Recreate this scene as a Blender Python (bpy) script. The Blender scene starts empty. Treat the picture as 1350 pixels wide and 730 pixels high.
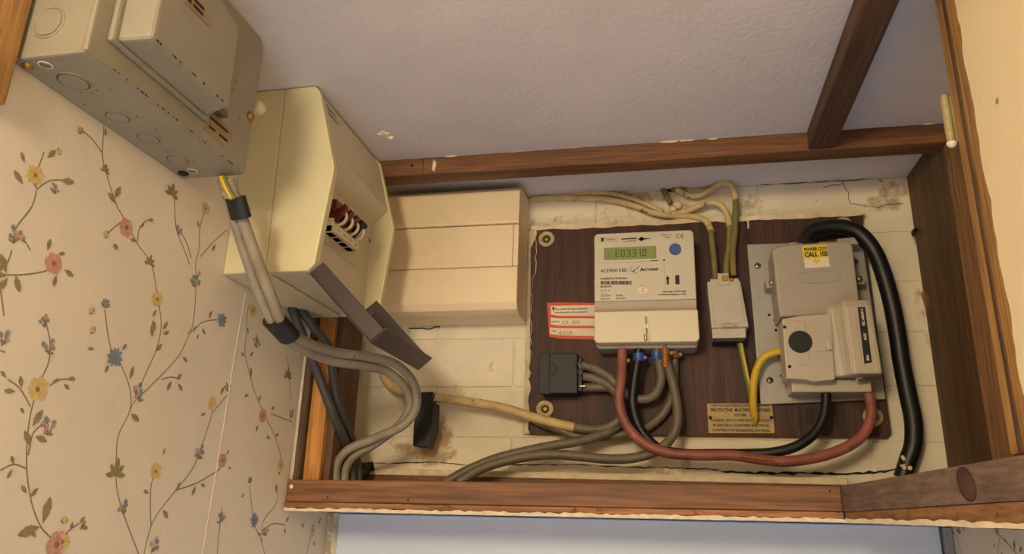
import bpy, bmesh, math, random
from mathutils import Vector, Matrix
random.seed(7)
S = bpy.context.scene
COL = S.collection

# ------------------------------------------------------------------ camera
YAW, PITCH, ROLL, FPX = -0.21086, 0.30298, 0.03088, 977.77
CAM = Vector((0.0, -1.0, 0.0))
_f = Vector((math.sin(YAW)*math.cos(PITCH), math.cos(YAW)*math.cos(PITCH), math.sin(PITCH)))
_r0 = Vector((math.cos(YAW), -math.sin(YAW), 0.0)); _u0 = _r0.cross(_f)
_r = math.cos(ROLL)*_r0 + math.sin(ROLL)*_u0
_u = -math.sin(ROLL)*_r0 + math.cos(ROLL)*_u0
cd = bpy.data.cameras.new('camera'); cam = bpy.data.objects.new('camera', cd); COL.objects.link(cam)
cd.sensor_fit = 'HORIZONTAL'; cd.sensor_width = 36.0; cd.lens = 36.0*FPX/1350.0; cd.clip_start = 0.01
mw = Matrix((( _r.x, _u.x, -_f.x, CAM.x), (_r.y, _u.y, -_f.y, CAM.y), (_r.z, _u.z, -_f.z, CAM.z), (0, 0, 0, 1)))
cam.matrix_world = mw
S.camera = cam

# ------------------------------------------------------------------ world and light
w = bpy.data.worlds.new('world'); S.world = w; w.use_nodes = True
bg = w.node_tree.nodes['Background']; bg.inputs[0].default_value = (0.50, 0.52, 0.60, 1); bg.inputs[1].default_value = 0.17
def lamp(name, kind, loc, energy, col, size=0.2, target=None, size_y=None):
    ld = bpy.data.lights.new(name, kind); ld.energy = energy; ld.color = col
    if kind == 'POINT': ld.shadow_soft_size = size
    if kind == 'AREA':
        ld.shape = 'RECTANGLE'; ld.size = size; ld.size_y = size_y or size
    o = bpy.data.objects.new(name, ld); COL.objects.link(o); o.location = loc
    if target is not None:
        o.rotation_euler = (Vector(target)-Vector(loc)).to_track_quat('-Z', 'Y').to_euler()
    return o
lamp('room_lamp', 'POINT', (-0.26, -1.50, 0.335), 26.0, (1.0, 0.83, 0.57), 0.10)
lamp('doorway_daylight', 'AREA', (0.0, -1.35, -1.10), 7.5, (0.66, 0.76, 1.0), 1.1, (-0.1, -0.3, 0.3), 0.8)
S.view_settings.view_transform = 'Standard'; S.view_settings.look = 'None'
S.view_settings.exposure = 0.0; S.view_settings.gamma = 1.0
S.view_settings.use_curve_mapping = False

# ------------------------------------------------------------------ helpers
def ray(px, py): return _f + _r*((px-675)/FPX) - _u*((py-365)/FPX)
def at(px, py, Y):                       # a pixel read off the photo, at a known depth Y
    d = ray(px, py); return CAM + d*((Y-CAM.y)/d.y)
def atx(px, py, X):
    d = ray(px, py); return CAM + d*((X-CAM.x)/d.x)
def atz(px, py, Z):
    d = ray(px, py); return CAM + d*((Z-CAM.z)/d.z)

def lin(c):
    return tuple(((v/255)/12.92 if v/255 <= 0.04045 else ((v/255+0.055)/1.055)**2.4) for v in c[:3])
MATS = {}
def M(name, col, rough=0.55, metal=0.0, var=0.12, vscale=25, bump=0.0, bscale=150, dirt=None, grain=None, trans=0.0, coat=0.0, alpha=1.0, streak=None):
    """procedural material: base colour with noise, optional dirt=(colour, threshold, scale), grain axis for timber"""
    m = bpy.data.materials.new(name); m.use_nodes = True; nt = m.node_tree; N = nt.nodes; L = nt.links
    b = N['Principled BSDF']; b.inputs['Roughness'].default_value = rough; b.inputs['Metallic'].default_value = metal
    if trans: b.inputs['Transmission Weight'].default_value = trans
    if coat: b.inputs['Coat Weight'].default_value = coat
    b.inputs['Alpha'].default_value = alpha
    tc = N.new('ShaderNodeTexCoord'); mp = N.new('ShaderNodeMapping'); L.new(tc.outputs['Object'], mp.inputs[0])
    if grain is not None:
        sc = [1.0, 1.0, 1.0]; sc[grain] = 0.06; mp.inputs['Scale'].default_value = sc
    nz = N.new('ShaderNodeTexNoise'); nz.inputs['Scale'].default_value = vscale; nz.inputs['Detail'].default_value = 6; nz.inputs['Roughness'].default_value = 0.6
    L.new(mp.outputs[0], nz.inputs[0])
    c = lin(col); rp = N.new('ShaderNodeValToRGB')
    rp.color_ramp.elements[0].position = 0.3; rp.color_ramp.elements[1].position = 0.7
    rp.color_ramp.elements[0].color = (*[max(0, v*(1-var)) for v in c], 1); rp.color_ramp.elements[1].color = (*[min(1, v*(1+var)) for v in c], 1)
    L.new(nz.outputs[0], rp.inputs[0]); out = rp.outputs[0]
    if grain is not None:
        n2 = N.new('ShaderNodeTexNoise'); n2.inputs['Scale'].default_value = vscale*5; n2.inputs['Detail'].default_value = 4
        L.new(mp.outputs[0], n2.inputs[0])
        r2 = N.new('ShaderNodeValToRGB'); r2.color_ramp.elements[0].position = 0.35; r2.color_ramp.elements[1].position = 0.62
        r2.color_ramp.elements[0].color = (0.62, 0.58, 0.55, 1); r2.color_ramp.elements[1].color = (1, 1, 1, 1)
        L.new(n2.outputs[0], r2.inputs[0])
        mx = N.new('ShaderNodeMix'); mx.data_type = 'RGBA'; mx.blend_type = 'MULTIPLY'; mx.inputs[0].default_value = 1
        L.new(out, mx.inputs[6]); L.new(r2.outputs[0], mx.inputs[7]); out = mx.outputs[2]
    for dd in ([dirt] if dirt and not isinstance(dirt, list) else (dirt or [])):
        dc, th, ds = dd
        n3 = N.new('ShaderNodeTexNoise'); n3.inputs['Scale'].default_value = ds; n3.inputs['Detail'].default_value = 7; n3.inputs['Roughness'].default_value = 0.7
        L.new(tc.outputs['Object'], n3.inputs[0])
        r3 = N.new('ShaderNodeValToRGB'); r3.color_ramp.elements[0].position = th; r3.color_ramp.elements[1].position = min(1, th+0.07)
        r3.color_ramp.elements[0].color = (0, 0, 0, 1); r3.color_ramp.elements[1].color = (1, 1, 1, 1)
        L.new(n3.outputs[0], r3.inputs[0])
        mx = N.new('ShaderNodeMix'); mx.data_type = 'RGBA'; L.new(r3.outputs[0], mx.inputs[0])
        L.new(out, mx.inputs[6]); mx.inputs[7].default_value = (*lin(dc), 1); out = mx.outputs[2]
    L.new(out, b.inputs['Base Color'])
    if bump:
        nb = N.new('ShaderNodeTexNoise'); nb.inputs['Scale'].default_value = bscale; nb.inputs['Detail'].default_value = 5
        L.new(mp.outputs[0], nb.inputs[0])
        bp = N.new('ShaderNodeBump'); bp.inputs['Strength'].default_value = bump; bp.inputs['Distance'].default_value = 0.002
        L.new(nb.outputs[0], bp.inputs['Height']); L.new(bp.outputs[0], b.inputs['Normal'])
    MATS[name] = m
    return m

M('plaster_wall', (232, 220, 192), 0.75, 0, 0.12, 9, 0.5, 70, dirt=[((186, 160, 126), 0.575, 9), ((112, 86, 60), 0.70, 16), ((140, 114, 84), 0.665, 60)])
M('mortar', (226, 212, 182), 0.85, 0, 0.2, 30, 0.6, 120)
M('ceiling', (220, 213, 212), 0.85, 0, 0.06, 7, 0.28, 150)
M('wallpaper', (222, 210, 190), 0.8, 0, 0.04, 6, 0.10, 260)
M('paper_torn', (232, 218, 186), 0.85, 0, 0.12, 60, 0.4, 200)
M('print_green', (140, 126, 94), 0.8, 0, 0.2, 300)
M('print_leaf', (146, 130, 94), 0.8, 0, 0.25, 300)
M('print_yellow', (210, 180, 112), 0.8, 0, 0.18, 300)
M('print_pink', (198, 146, 128), 0.8, 0, 0.2, 300)
M('print_blue', (124, 138, 150), 0.8, 0, 0.2, 300)
M('print_brown', (150, 112, 74), 0.8, 0, 0.2, 300)
M('wood_red_x', (122, 80, 46), 0.6, 0, 0.35, 55, 0.4, 220, dirt=((60, 34, 18), 0.70, 30), grain=0)
M('wood_rail_x', (134, 90, 56), 0.6, 0, 0.35, 55, 0.4, 220, dirt=((70, 40, 24), 0.71, 30), grain=0)
M('wood_strip_x', (160, 112, 70), 0.7, 0, 0.4, 55, 0.5, 220, dirt=((100, 44, 20), 0.6, 40), grain=0)
M('wood_orange_z', (205, 142, 66), 0.55, 0, 0.16, 55, 0.2, 220, grain=2)
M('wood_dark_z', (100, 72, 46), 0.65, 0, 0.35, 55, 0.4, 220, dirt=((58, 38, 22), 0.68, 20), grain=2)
M('wood_weather_z', (158, 116, 76), 0.8, 0, 0.3, 55, 0.7, 220, dirt=((84, 56, 34), 0.62, 35), grain=2)
M('wood_gold_z', (176, 132, 76), 0.55, 0, 0.25, 55, 0.3, 220, dirt=((96, 58, 26), 0.68, 25), grain=2)
M('wood_beam_y', (92, 64, 46), 0.7, 0, 0.3, 55, 0.5, 220, grain=1)
M('wood_knot_y', (124, 100, 84), 0.65, 0, 0.28, 55, 0.4, 220, grain=1)
M('wood_strip_y', (150, 106, 66), 0.7, 0, 0.35, 55, 0.5, 220, dirt=((100, 56, 30), 0.62, 60), grain=1)
M('knot_rim', (60, 38, 32), 0.6, 0, 0.3, 60)
M('knot', (84, 52, 42), 0.6, 0, 0.35, 60)
M('board', (74, 42, 28), 0.62, 0, 0.5, 70, 0.5, 220, dirt=[((112, 66, 42), 0.63, 150), ((34, 20, 16), 0.6, 12)], grain=2)
M('cream_box', (236, 214, 174), 0.5, 0, 0.05, 12, 0.08, 200, dirt=((160, 124, 84), 0.70, 150))
M('cu_cream', (212, 200, 158), 0.45, 0, 0.04, 12, 0.06, 250, dirt=((160, 134, 92), 0.76, 45))
M('cu_front', (208, 196, 170), 0.45, 0, 0.04, 12, 0.05, 250)
M('smoke', (82, 68, 66), 0.35, 0, 0.15, 30, trans=0.35, alpha=0.93)
M('dark_red', (96, 26, 20), 0.35, 0, 0.1, 60)
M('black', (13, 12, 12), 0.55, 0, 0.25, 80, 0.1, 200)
M('black_cable', (17, 15, 15), 0.45, 0, 0.35, 60, 0.2, 150, dirt=((170, 150, 120), 0.74, 110))
M('white_plastic', (230, 216, 188), 0.42, 0, 0.03, 30)
M('meter_case', (202, 192, 166), 0.42, 0, 0.03, 20, 0.03, 300)
M('meter_grey', (146, 132, 118), 0.5, 0, 0.06, 30)
M('meter_waist_shade', (186, 172, 146), 0.5, 0, 0.05, 30)  # case colour darkened to carry the shading of the sloped waist
M('meter_cover', (216, 202, 168), 0.42, 0, 0.03, 20)
M('lcd', (132, 144, 74), 0.3, 0, 0.05, 60)
M('lcd_ink', (54, 66, 34), 0.4, 0, 0.05, 60)
M('ink', (40, 32, 28), 0.7, 0, 0.1, 80)
M('ink_soft', (150, 128, 100), 0.7, 0, 0.1, 80)
M('blue_plastic', (52, 84, 140), 0.4, 0, 0.1, 60)
M('steel', (150, 140, 128), 0.35, 0.9, 0.2, 80)
M('brass', (170, 132, 62), 0.45, 0.75, 0.25, 60, 0.2, 200, dirt=((70, 48, 26), 0.66, 90))
M('brass_plate', (164, 140, 92), 0.5, 0.2, 0.22, 40, 0.2, 200, dirt=((104, 72, 38), 0.64, 120))
M('grey_metal', (148, 140, 120), 0.45, 0.0, 0.09, 14, 0.15, 160, dirt=[((128, 114, 92), 0.62, 20), ((70, 54, 40), 0.70, 190), ((206, 192, 160), 0.74, 25)])
M('plate_grey', (166, 160, 146), 0.45, 0.25, 0.06, 20, 0.06, 200, dirt=((120, 108, 90), 0.7, 50))
M('cutout_grey', (168, 156, 138), 0.45, 0, 0.04, 20, 0.05, 250)
M('carrier_grey', (186, 172, 148), 0.42, 0, 0.04, 20, 0.05, 250)
M('terminal_grey', (188, 176, 154), 0.45, 0, 0.04, 30, 0.04, 200)
M('red_label', (206, 84, 54), 0.6, 0, 0.1, 60)
M('paper', (232, 212, 180), 0.7, 0, 0.05, 40)
M('yellow_label', (226, 196, 40), 0.55, 0, 0.06, 40)
M('cable_grey', (104, 94, 74), 0.5, 0, 0.25, 60, 0.15, 150, dirt=[((66, 56, 44), 0.62, 60), ((190, 172, 140), 0.74, 90)])
M('cable_grey_light', (142, 130, 110), 0.5, 0, 0.18, 40, 0.15, 150, dirt=[((92, 80, 62), 0.62, 50), ((206, 196, 172), 0.66, 60)])
M('cable_dark', (70, 66, 64), 0.5, 0, 0.2, 40, 0.1, 150)
M('cable_cream', (196, 168, 116), 0.6, 0, 0.25, 40, 0.3, 150, dirt=[((120, 98, 66), 0.60, 70)])
M('cable_painted', (206, 182, 130), 0.65, 0, 0.2, 50, 0.3, 180, dirt=[((112, 100, 54), 0.58, 80)])
M('cable_red', (142, 82, 70), 0.5, 0, 0.28, 40, 0.15, 150, dirt=[((112, 60, 52), 0.58, 70), ((204, 164, 130), 0.68, 80)])
M('cable_yellow', (206, 168, 40), 0.45, 0, 0.1, 40)
M('cable_green', (104, 110, 50), 0.45, 0, 0.15, 40)
M('cable_olive', (128, 114, 64), 0.55, 0, 0.2, 40)
M('copper', (140, 96, 54), 0.5, 0.4, 0.2, 60)
M('tape', (26, 25, 26), 0.5, 0, 0.2, 50, 0.15, 120)
M('door_cream', (242, 222, 180), 0.6, 0, 0.04, 5, 0.15, 120, dirt=((170, 136, 90), 0.79, 18))
M('hinge_cream', (176, 158, 112), 0.5, 0.2, 0.15, 60, dirt=((110, 92, 50), 0.66, 60))
M('panel_white', (214, 224, 238), 0.5, 0, 0.03, 5, 0.05, 120)
M('trim_grey', (150, 146, 148), 0.6, 0, 0.15, 30)
M('plaster_edge', (226, 206, 172), 0.85, 0, 0.18, 60, 0.6, 150, dirt=((130, 92, 60), 0.66, 50))
M('ring_cream', (190, 168, 126), 0.7, 0, 0.2, 120, 0.4, 200, dirt=((100, 76, 50), 0.64, 140))
M('dark_gap', (40, 34, 34), 0.9, 0, 0.2, 40)

class B:
    """collects geometry in world coordinates, one mesh object"""
    def __init__(s): s.v = []; s.f = []; s.mi = []; s.sm = []; s.mats = []
    def slot(s, m):
        m = MATS[m] if isinstance(m, str) else m
        if m not in s.mats: s.mats.append(m)
        return s.mats.index(m)
    def add(s, verts, faces, m, smooth=False):
        k = s.slot(m); o = len(s.v)
        s.v += [tuple(v) for v in verts]
        for f in faces: s.f.append([i+o for i in f]); s.mi.append(k); s.sm.append(smooth)
        return s
    def bm(s, bm, m, smooth=False):
        bm.verts.index_update()
        s.add([v.co[:] for v in bm.verts], [[v.index for v in f.verts] for f in bm.faces], m, smooth); bm.free(); return s
    def box(s, x0, x1, y0, y1, z0, z1, m, bev=0.0, seg=2, mat=None):
        bm = bmesh.new()
        vs = [bm.verts.new((x, y, z)) for x in sorted((x0, x1)) for y in sorted((y0, y1)) for z in sorted((z0, z1))]
        for q in ((0, 1, 3, 2), (4, 6, 7, 5), (0, 4, 5, 1), (2, 3, 7, 6), (0, 2, 6, 4), (1, 5, 7, 3)): bm.faces.new([vs[i] for i in q])
        if bev: bmesh.ops.bevel(bm, geom=bm.edges[:], offset=bev, segments=seg, affect='EDGES', profile=0.6)
        if mat is not None: bmesh.ops.transform(bm, matrix=mat, verts=bm.verts)
        return s.bm(bm, m)
    def hull8(s, pts, m, bev=0.0, seg=2):
        """eight corners: bottom ring of 4, top ring of 4"""
        bm = bmesh.new(); vs = [bm.verts.new(p) for p in pts]
        for q in ((3, 2, 1, 0), (4, 5, 6, 7), (0, 1, 5, 4), (1, 2, 6, 5), (2, 3, 7, 6), (3, 0, 4, 7)): bm.faces.new([vs[i] for i in q])
        bmesh.ops.recalc_face_normals(bm, faces=bm.faces)
        if bev: bmesh.ops.bevel(bm, geom=bm.edges[:], offset=bev, segments=seg, affect='EDGES', profile=0.6)
        return s.bm(bm, m)
    def prism(s, poly, fn, d0, d1, m, bev=0.0, seg=2):
        """poly of (a,b); fn(a,b,d)->xyz extruded from d0 to d1"""
        bm = bmesh.new(); n = len(poly)
        a = [bm.verts.new(fn(p[0], p[1], d0)) for p in poly]; b = [bm.verts.new(fn(p[0], p[1], d1)) for p in poly]
        bm.faces.new(a); bm.faces.new(b[::-1])
        for i in range(n): bm.faces.new((a[i], b[i], b[(i+1) % n], a[(i+1) % n]))
        bmesh.ops.recalc_face_normals(bm, faces=bm.faces)
        if bev: bmesh.ops.bevel(bm, geom=bm.edges[:], offset=bev, segments=seg, affect='EDGES', profile=0.6)
        return s.bm(bm, m)
    def cyl(s, p0, p1, r, m, n=20, r1=None, smooth=True):
        p0, p1 = Vector(p0), Vector(p1); r1 = r if r1 is None else r1
        q = (p1-p0).to_track_quat('Z', 'Y'); vs = []
        for p, rr in ((p0, r), (p1, r1)):
            for i in range(n):
                t = 2*math.pi*i/n; vs.append(p + q @ Vector((rr*math.cos(t), rr*math.sin(t), 0)))
        fs = [(i, (i+1) % n, n+(i+1) % n, n+i) for i in range(n)]
        s.add(vs, fs, m, smooth); s.add(vs, [list(range(n))[::-1], list(range(n, 2*n))], m); return s
    def ring(s, c, ax, R, r, m, n=28, k=8):
        c = Vector(c); q = Vector(ax).to_track_quat('Z', 'Y'); vs = []; fs = []
        for i in range(n):
            t = 2*math.pi*i/n
            for j in range(k):
                u = 2*math.pi*j/k; vs.append(c + q @ Vector(((R+r*math.cos(u))*math.cos(t), (R+r*math.cos(u))*math.sin(t), r*math.sin(u))))
        for i in range(n):
            for j in range(k): fs.append((i*k+j, ((i+1) % n)*k+j, ((i+1) % n)*k+(j+1) % k, i*k+(j+1) % k))
        return s.add(vs, fs, m, True)
    def dome(s, c, ax, r, m, h=0.6, n=16):
        c = Vector(c); q = Vector(ax).to_track_quat('Z', 'Y'); vs = []; fs = []; K = 4
        for j in range(K):
            a = math.pi/2*j/K
            for i in range(n):
                t = 2*math.pi*i/n; vs.append(c + q @ Vector((r*math.cos(a)*math.cos(t), r*math.cos(a)*math.sin(t), r*h*math.sin(a))))
        vs.append(c + q @ Vector((0, 0, r*h)))
        for j in range(K-1):
            for i in range(n): fs.append((j*n+i, j*n+(i+1) % n, (j+1)*n+(i+1) % n, (j+1)*n+i))
        for i in range(n): fs.append(((K-1)*n+i, (K-1)*n+(i+1) % n, K*n))
        return s.add(vs, fs, m, True)
    def tube(s, pts, r, m, n=12, sub=8, taper=None):
        pts = [Vector(p) for p in pts]; P = []
        for i in range(len(pts)-1):
            p0 = pts[max(i-1, 0)]; p1 = pts[i]; p2 = pts[i+1]; p3 = pts[min(i+2, len(pts)-1)]
            for k in range(sub):
                t = k/sub
                P.append(0.5*((2*p1)+(p2-p0)*t+(2*p0-5*p1+4*p2-p3)*t*t+(3*p1-p0-3*p2+p3)*t**3))
        P.append(pts[-1]); T = [(P[min(i+1, len(P)-1)]-P[max(i-1, 0)]).normalized() for i in range(len(P))]
        nrm = T[0].orthogonal().normalized(); vs = []; fs = []
        for i, p in enumerate(P):
            nrm = (nrm - T[i]*nrm.dot(T[i])).normalized(); bn = T[i].cross(nrm)
            rr = r if taper is None else r*(1+(taper-1)*i/(len(P)-1))
            for j in range(n):
                a = 2*math.pi*j/n; vs.append(p + (nrm*math.cos(a)+bn*math.sin(a))*rr)
        for i in range(len(P)-1):
            for j in range(n): fs.append((i*n+j, i*n+(j+1) % n, (i+1)*n+(j+1) % n, (i+1)*n+j))
        s.add(vs, fs, m, True); e = (len(P)-1)*n
        s.add(vs, [list(range(n))[::-1], list(range(e, e+n))], m); return s
    def text(s, body, size, fn, m, align='LEFT', sx=1.0, bold=0.0, small_caps=False):
        """flat lettering; fn(u,v)->xyz with u along the line and v up"""
        cu = bpy.data.curves.new('t', 'FONT'); cu.body = body; cu.size = size; cu.align_x = align; cu.offset = bold*size; cu.resolution_u = 3
        o = bpy.data.objects.new('t', cu); me = bpy.data.meshes.new_from_object(o)
        vs = [fn(v.co.x*sx, v.co.y) for v in me.vertices]; fs = [list(p.vertices) for p in me.polygons]
        s.add(vs, fs, m); bpy.data.objects.remove(o); bpy.data.curves.remove(cu); bpy.data.meshes.remove(me); return s
    def quad(s, pts, m): return s.add(pts, [list(range(len(pts)))], m)

def obj(name, b, parent=None, label=None, cat=None, group=None, kind=None):
    if parent is not None:
        base = Vector(parent['_o'])
    else:
        xs = [v[0] for v in b.v]; ys = [v[1] for v in b.v]; zs = [v[2] for v in b.v]
        base = Vector(((min(xs)+max(xs))/2, (min(ys)+max(ys))/2, min(zs)))
    me = bpy.data.meshes.new(name)
    me.from_pydata([(v[0]-base.x, v[1]-base.y, v[2]-base.z) for v in b.v], [], b.f)
    for m in b.mats: me.materials.append(m)
    me.polygons.foreach_set('material_index', b.mi); me.polygons.foreach_set('use_smooth', b.sm); me.update()
    o = bpy.data.objects.new(name, me); COL.objects.link(o)
    if parent is not None: o.parent = parent
    else: o.location = base
    o['_o'] = tuple(base)
    tag(o, label, cat, group, kind)
    return o
def tag(o, label=None, cat=None, group=None, kind=None):
    if label: o['label'] = label
    if cat: o['category'] = cat
    if group: o['group'] = group
    if kind: o['kind'] = kind
def thing(name, loc, label, cat, group=None):
    o = bpy.data.objects.new(name, None); COL.objects.link(o); o.location = loc; o.empty_display_size = 0.02; o['_o'] = tuple(loc)
    tag(o, label, cat, group); return o

XL, XR, ZC, YF = -0.452, 0.325, 0.443, -0.147     # left wall, right lining, ceiling, front of the timber frame
def XZ(Y): return lambda a, b, d: (a, d, b)
fXZ = lambda a, b, d: (a, d, b)          # poly in x,z extruded along y
fXY = lambda a, b, d: (a, b, d)
fYZ = lambda a, b, d: (d, a, b)

# ------------------------------------------------------------------ the setting
b = B(); b.box(-0.75, 0.75, 0.0012, 0.12, -1.3, 0.60, 'mortar')
wall_back = obj('wall_back', b, kind='structure')
# painted bricks, each its own piece; joints nearly filled with paint
zj = [0.020, 0.092, 0.1605, 0.229, 0.2965, 0.3645, 0.4425]
brick_meshes = {}
for r in range(len(zj)-1):
    x = -0.452 - (0.11 if r % 2 else 0.0) + 0.02
    while x < 0.37:
        x0 = max(x, -0.452); x1 = min(x+0.2235, 0.34)
        if x1-x0 > 0.03:
            bb = B(); dy = random.uniform(-0.0009, 0.0004)
            bb.box(x0+0.0003, x1-0.0003, dy, 0.02, zj[r]+0.0003, zj[r+1]-0.0003, 'plaster_wall', 0.0016, 2)
            obj('brick', bb, wall_back)
        x += 0.2255
random.seed(81)
def crack(pts, r, nm='crack', lab=None):
    b = B(); P = []
    for (x0, y0), (x1, y1) in zip(pts, pts[1:]):
        for k in range(5): P.append(at(x0+(x1-x0)*k/5+random.uniform(-1.2, 1.2), y0+(y1-y0)*k/5+random.uniform(-1.2, 1.2), -.0008))
    P.append(at(*pts[-1], -.0008)); b.tube(P, r, 'dark_gap', 5, 2); obj(nm, b, wall_back, lab)
crack([(1085, 247), (1112, 241), (1118, 254), (1121, 268), (1150, 273), (1192, 268)], .0004, lab='hairline crack in the painted brick')
crack([(702, 263), (740, 257), (800, 254), (850, 250), (905, 246)], .0007, lab='dark gap between wall and ceiling')
crack([(960, 244), (1010, 243), (1060, 240), (1110, 238), (1150, 235)], .0005, lab='dark gap between wall and ceiling')
def crevice(pts, w0, w1, lab):
    b = B(); vs = []; P = []
    for (x0, y0), (x1, y1) in zip(pts, pts[1:]):
        n_ = max(2, int(abs(x1-x0)/7))
        for k in range(n_): P.append((x0+(x1-x0)*k/n_, y0+(y1-y0)*k/n_))
    P.append(pts[-1])
    for i, (x, y) in enumerate(P):
        wd = random.uniform(w0, w1)*(0.15 if i in (0, len(P)-1) else 1); j = random.uniform(-1, 1)
        vs += [at(x, y+j-wd, -.0012), at(x, y+j+wd*random.uniform(.5, 1), -.0012)]
    b.add(vs, [(2*i, 2*i+1, 2*i+3, 2*i+2) for i in range(len(P)-1)], 'dark_gap'); obj('crevice', b, wall_back, lab)
crevice([(480, 610), (520, 611), (570, 609), (620, 614), (700, 612), (760, 612), (850, 616), (950, 619)], .2, 1.1, 'dark crevice along the foot of the wall')
crevice([(950, 622), (1010, 624), (1060, 623), (1110, 625), (1160, 622), (1195, 617)], .8, 2.6, 'broken dark crevice along the foot of the wall')
crack([(457, 436), (462, 470), (456, 520), (459, 560)], .0007, lab='vertical crack beside the corner post')
crack([(540, 432), (560, 433), (580, 431)], .0009, lab='dark gap under the cream box')
b = B(); b.box(-0.75, 0.75, -2.6, 0.12, ZC, ZC+0.1, 'ceiling')
ceiling = obj('ceiling', b, kind='structure')
def blob(b, c, fn, rx, ry, m, n=14, h=0.001):
    pts = []
    for i in range(n):
        t = 2*math.pi*i/n; k = random.uniform(0.65, 1.15); pts.append((rx*k*math.cos(t), ry*k*math.sin(t)))
    b.add([fn(c[0]+p[0], c[1]+p[1], 0) for p in pts]+[fn(c[0]+p[0]*0.6, c[1]+p[1]*0.6, h) for p in pts]+[fn(c[0], c[1], h)],
          [(i, (i+1) % n, n+(i+1) % n, n+i) for i in range(n)]+[(n+i, n+(i+1) % n, 2*n) for i in range(n)], m)
b = B(); fc = lambda x, y, h: (x, y, ZC-h)
p = atz(507, 177, ZC); blob(b, (p.x, p.y), fc, 0.010, 0.009, 'paper_torn', h=0.002)
p = atz(514, 181, ZC); blob(b, (p.x, p.y), fc, 0.006, 0.005, 'plaster_wall', h=0.003)
for (a0, a1) in (((530, 153), (545, 172)), ((545, 172), (558, 190)), ((558, 190), (567, 199)), ((502, 113), (510, 123))):
    p0, p1 = atz(*a0, ZC), atz(*a1, ZC); b.tube([p0, (p0+p1)/2+Vector((0.0008, 0, 0)), p1], 0.0005, 'paper_torn', 5, 3)
obj('chipped_plaster', b, ceiling, 'pale flaked patch and hairline cracks in the plaster')

b = B(); b.box(XL-0.15, XL, -2.6, 0.12, -1.3, ZC, 'wallpaper')
wall_left = obj('wall_left', b, kind='structure')
b = B()
b.box(0.338, 0.46, -1.9, 0.12, -0.004, ZC, 'wallpaper'); b.box(0.312, 0.46, -1.9, 0.12, -1.3, -0.004, 'wallpaper')
wall_right = obj('wall_right', b, kind='structure')

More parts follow.
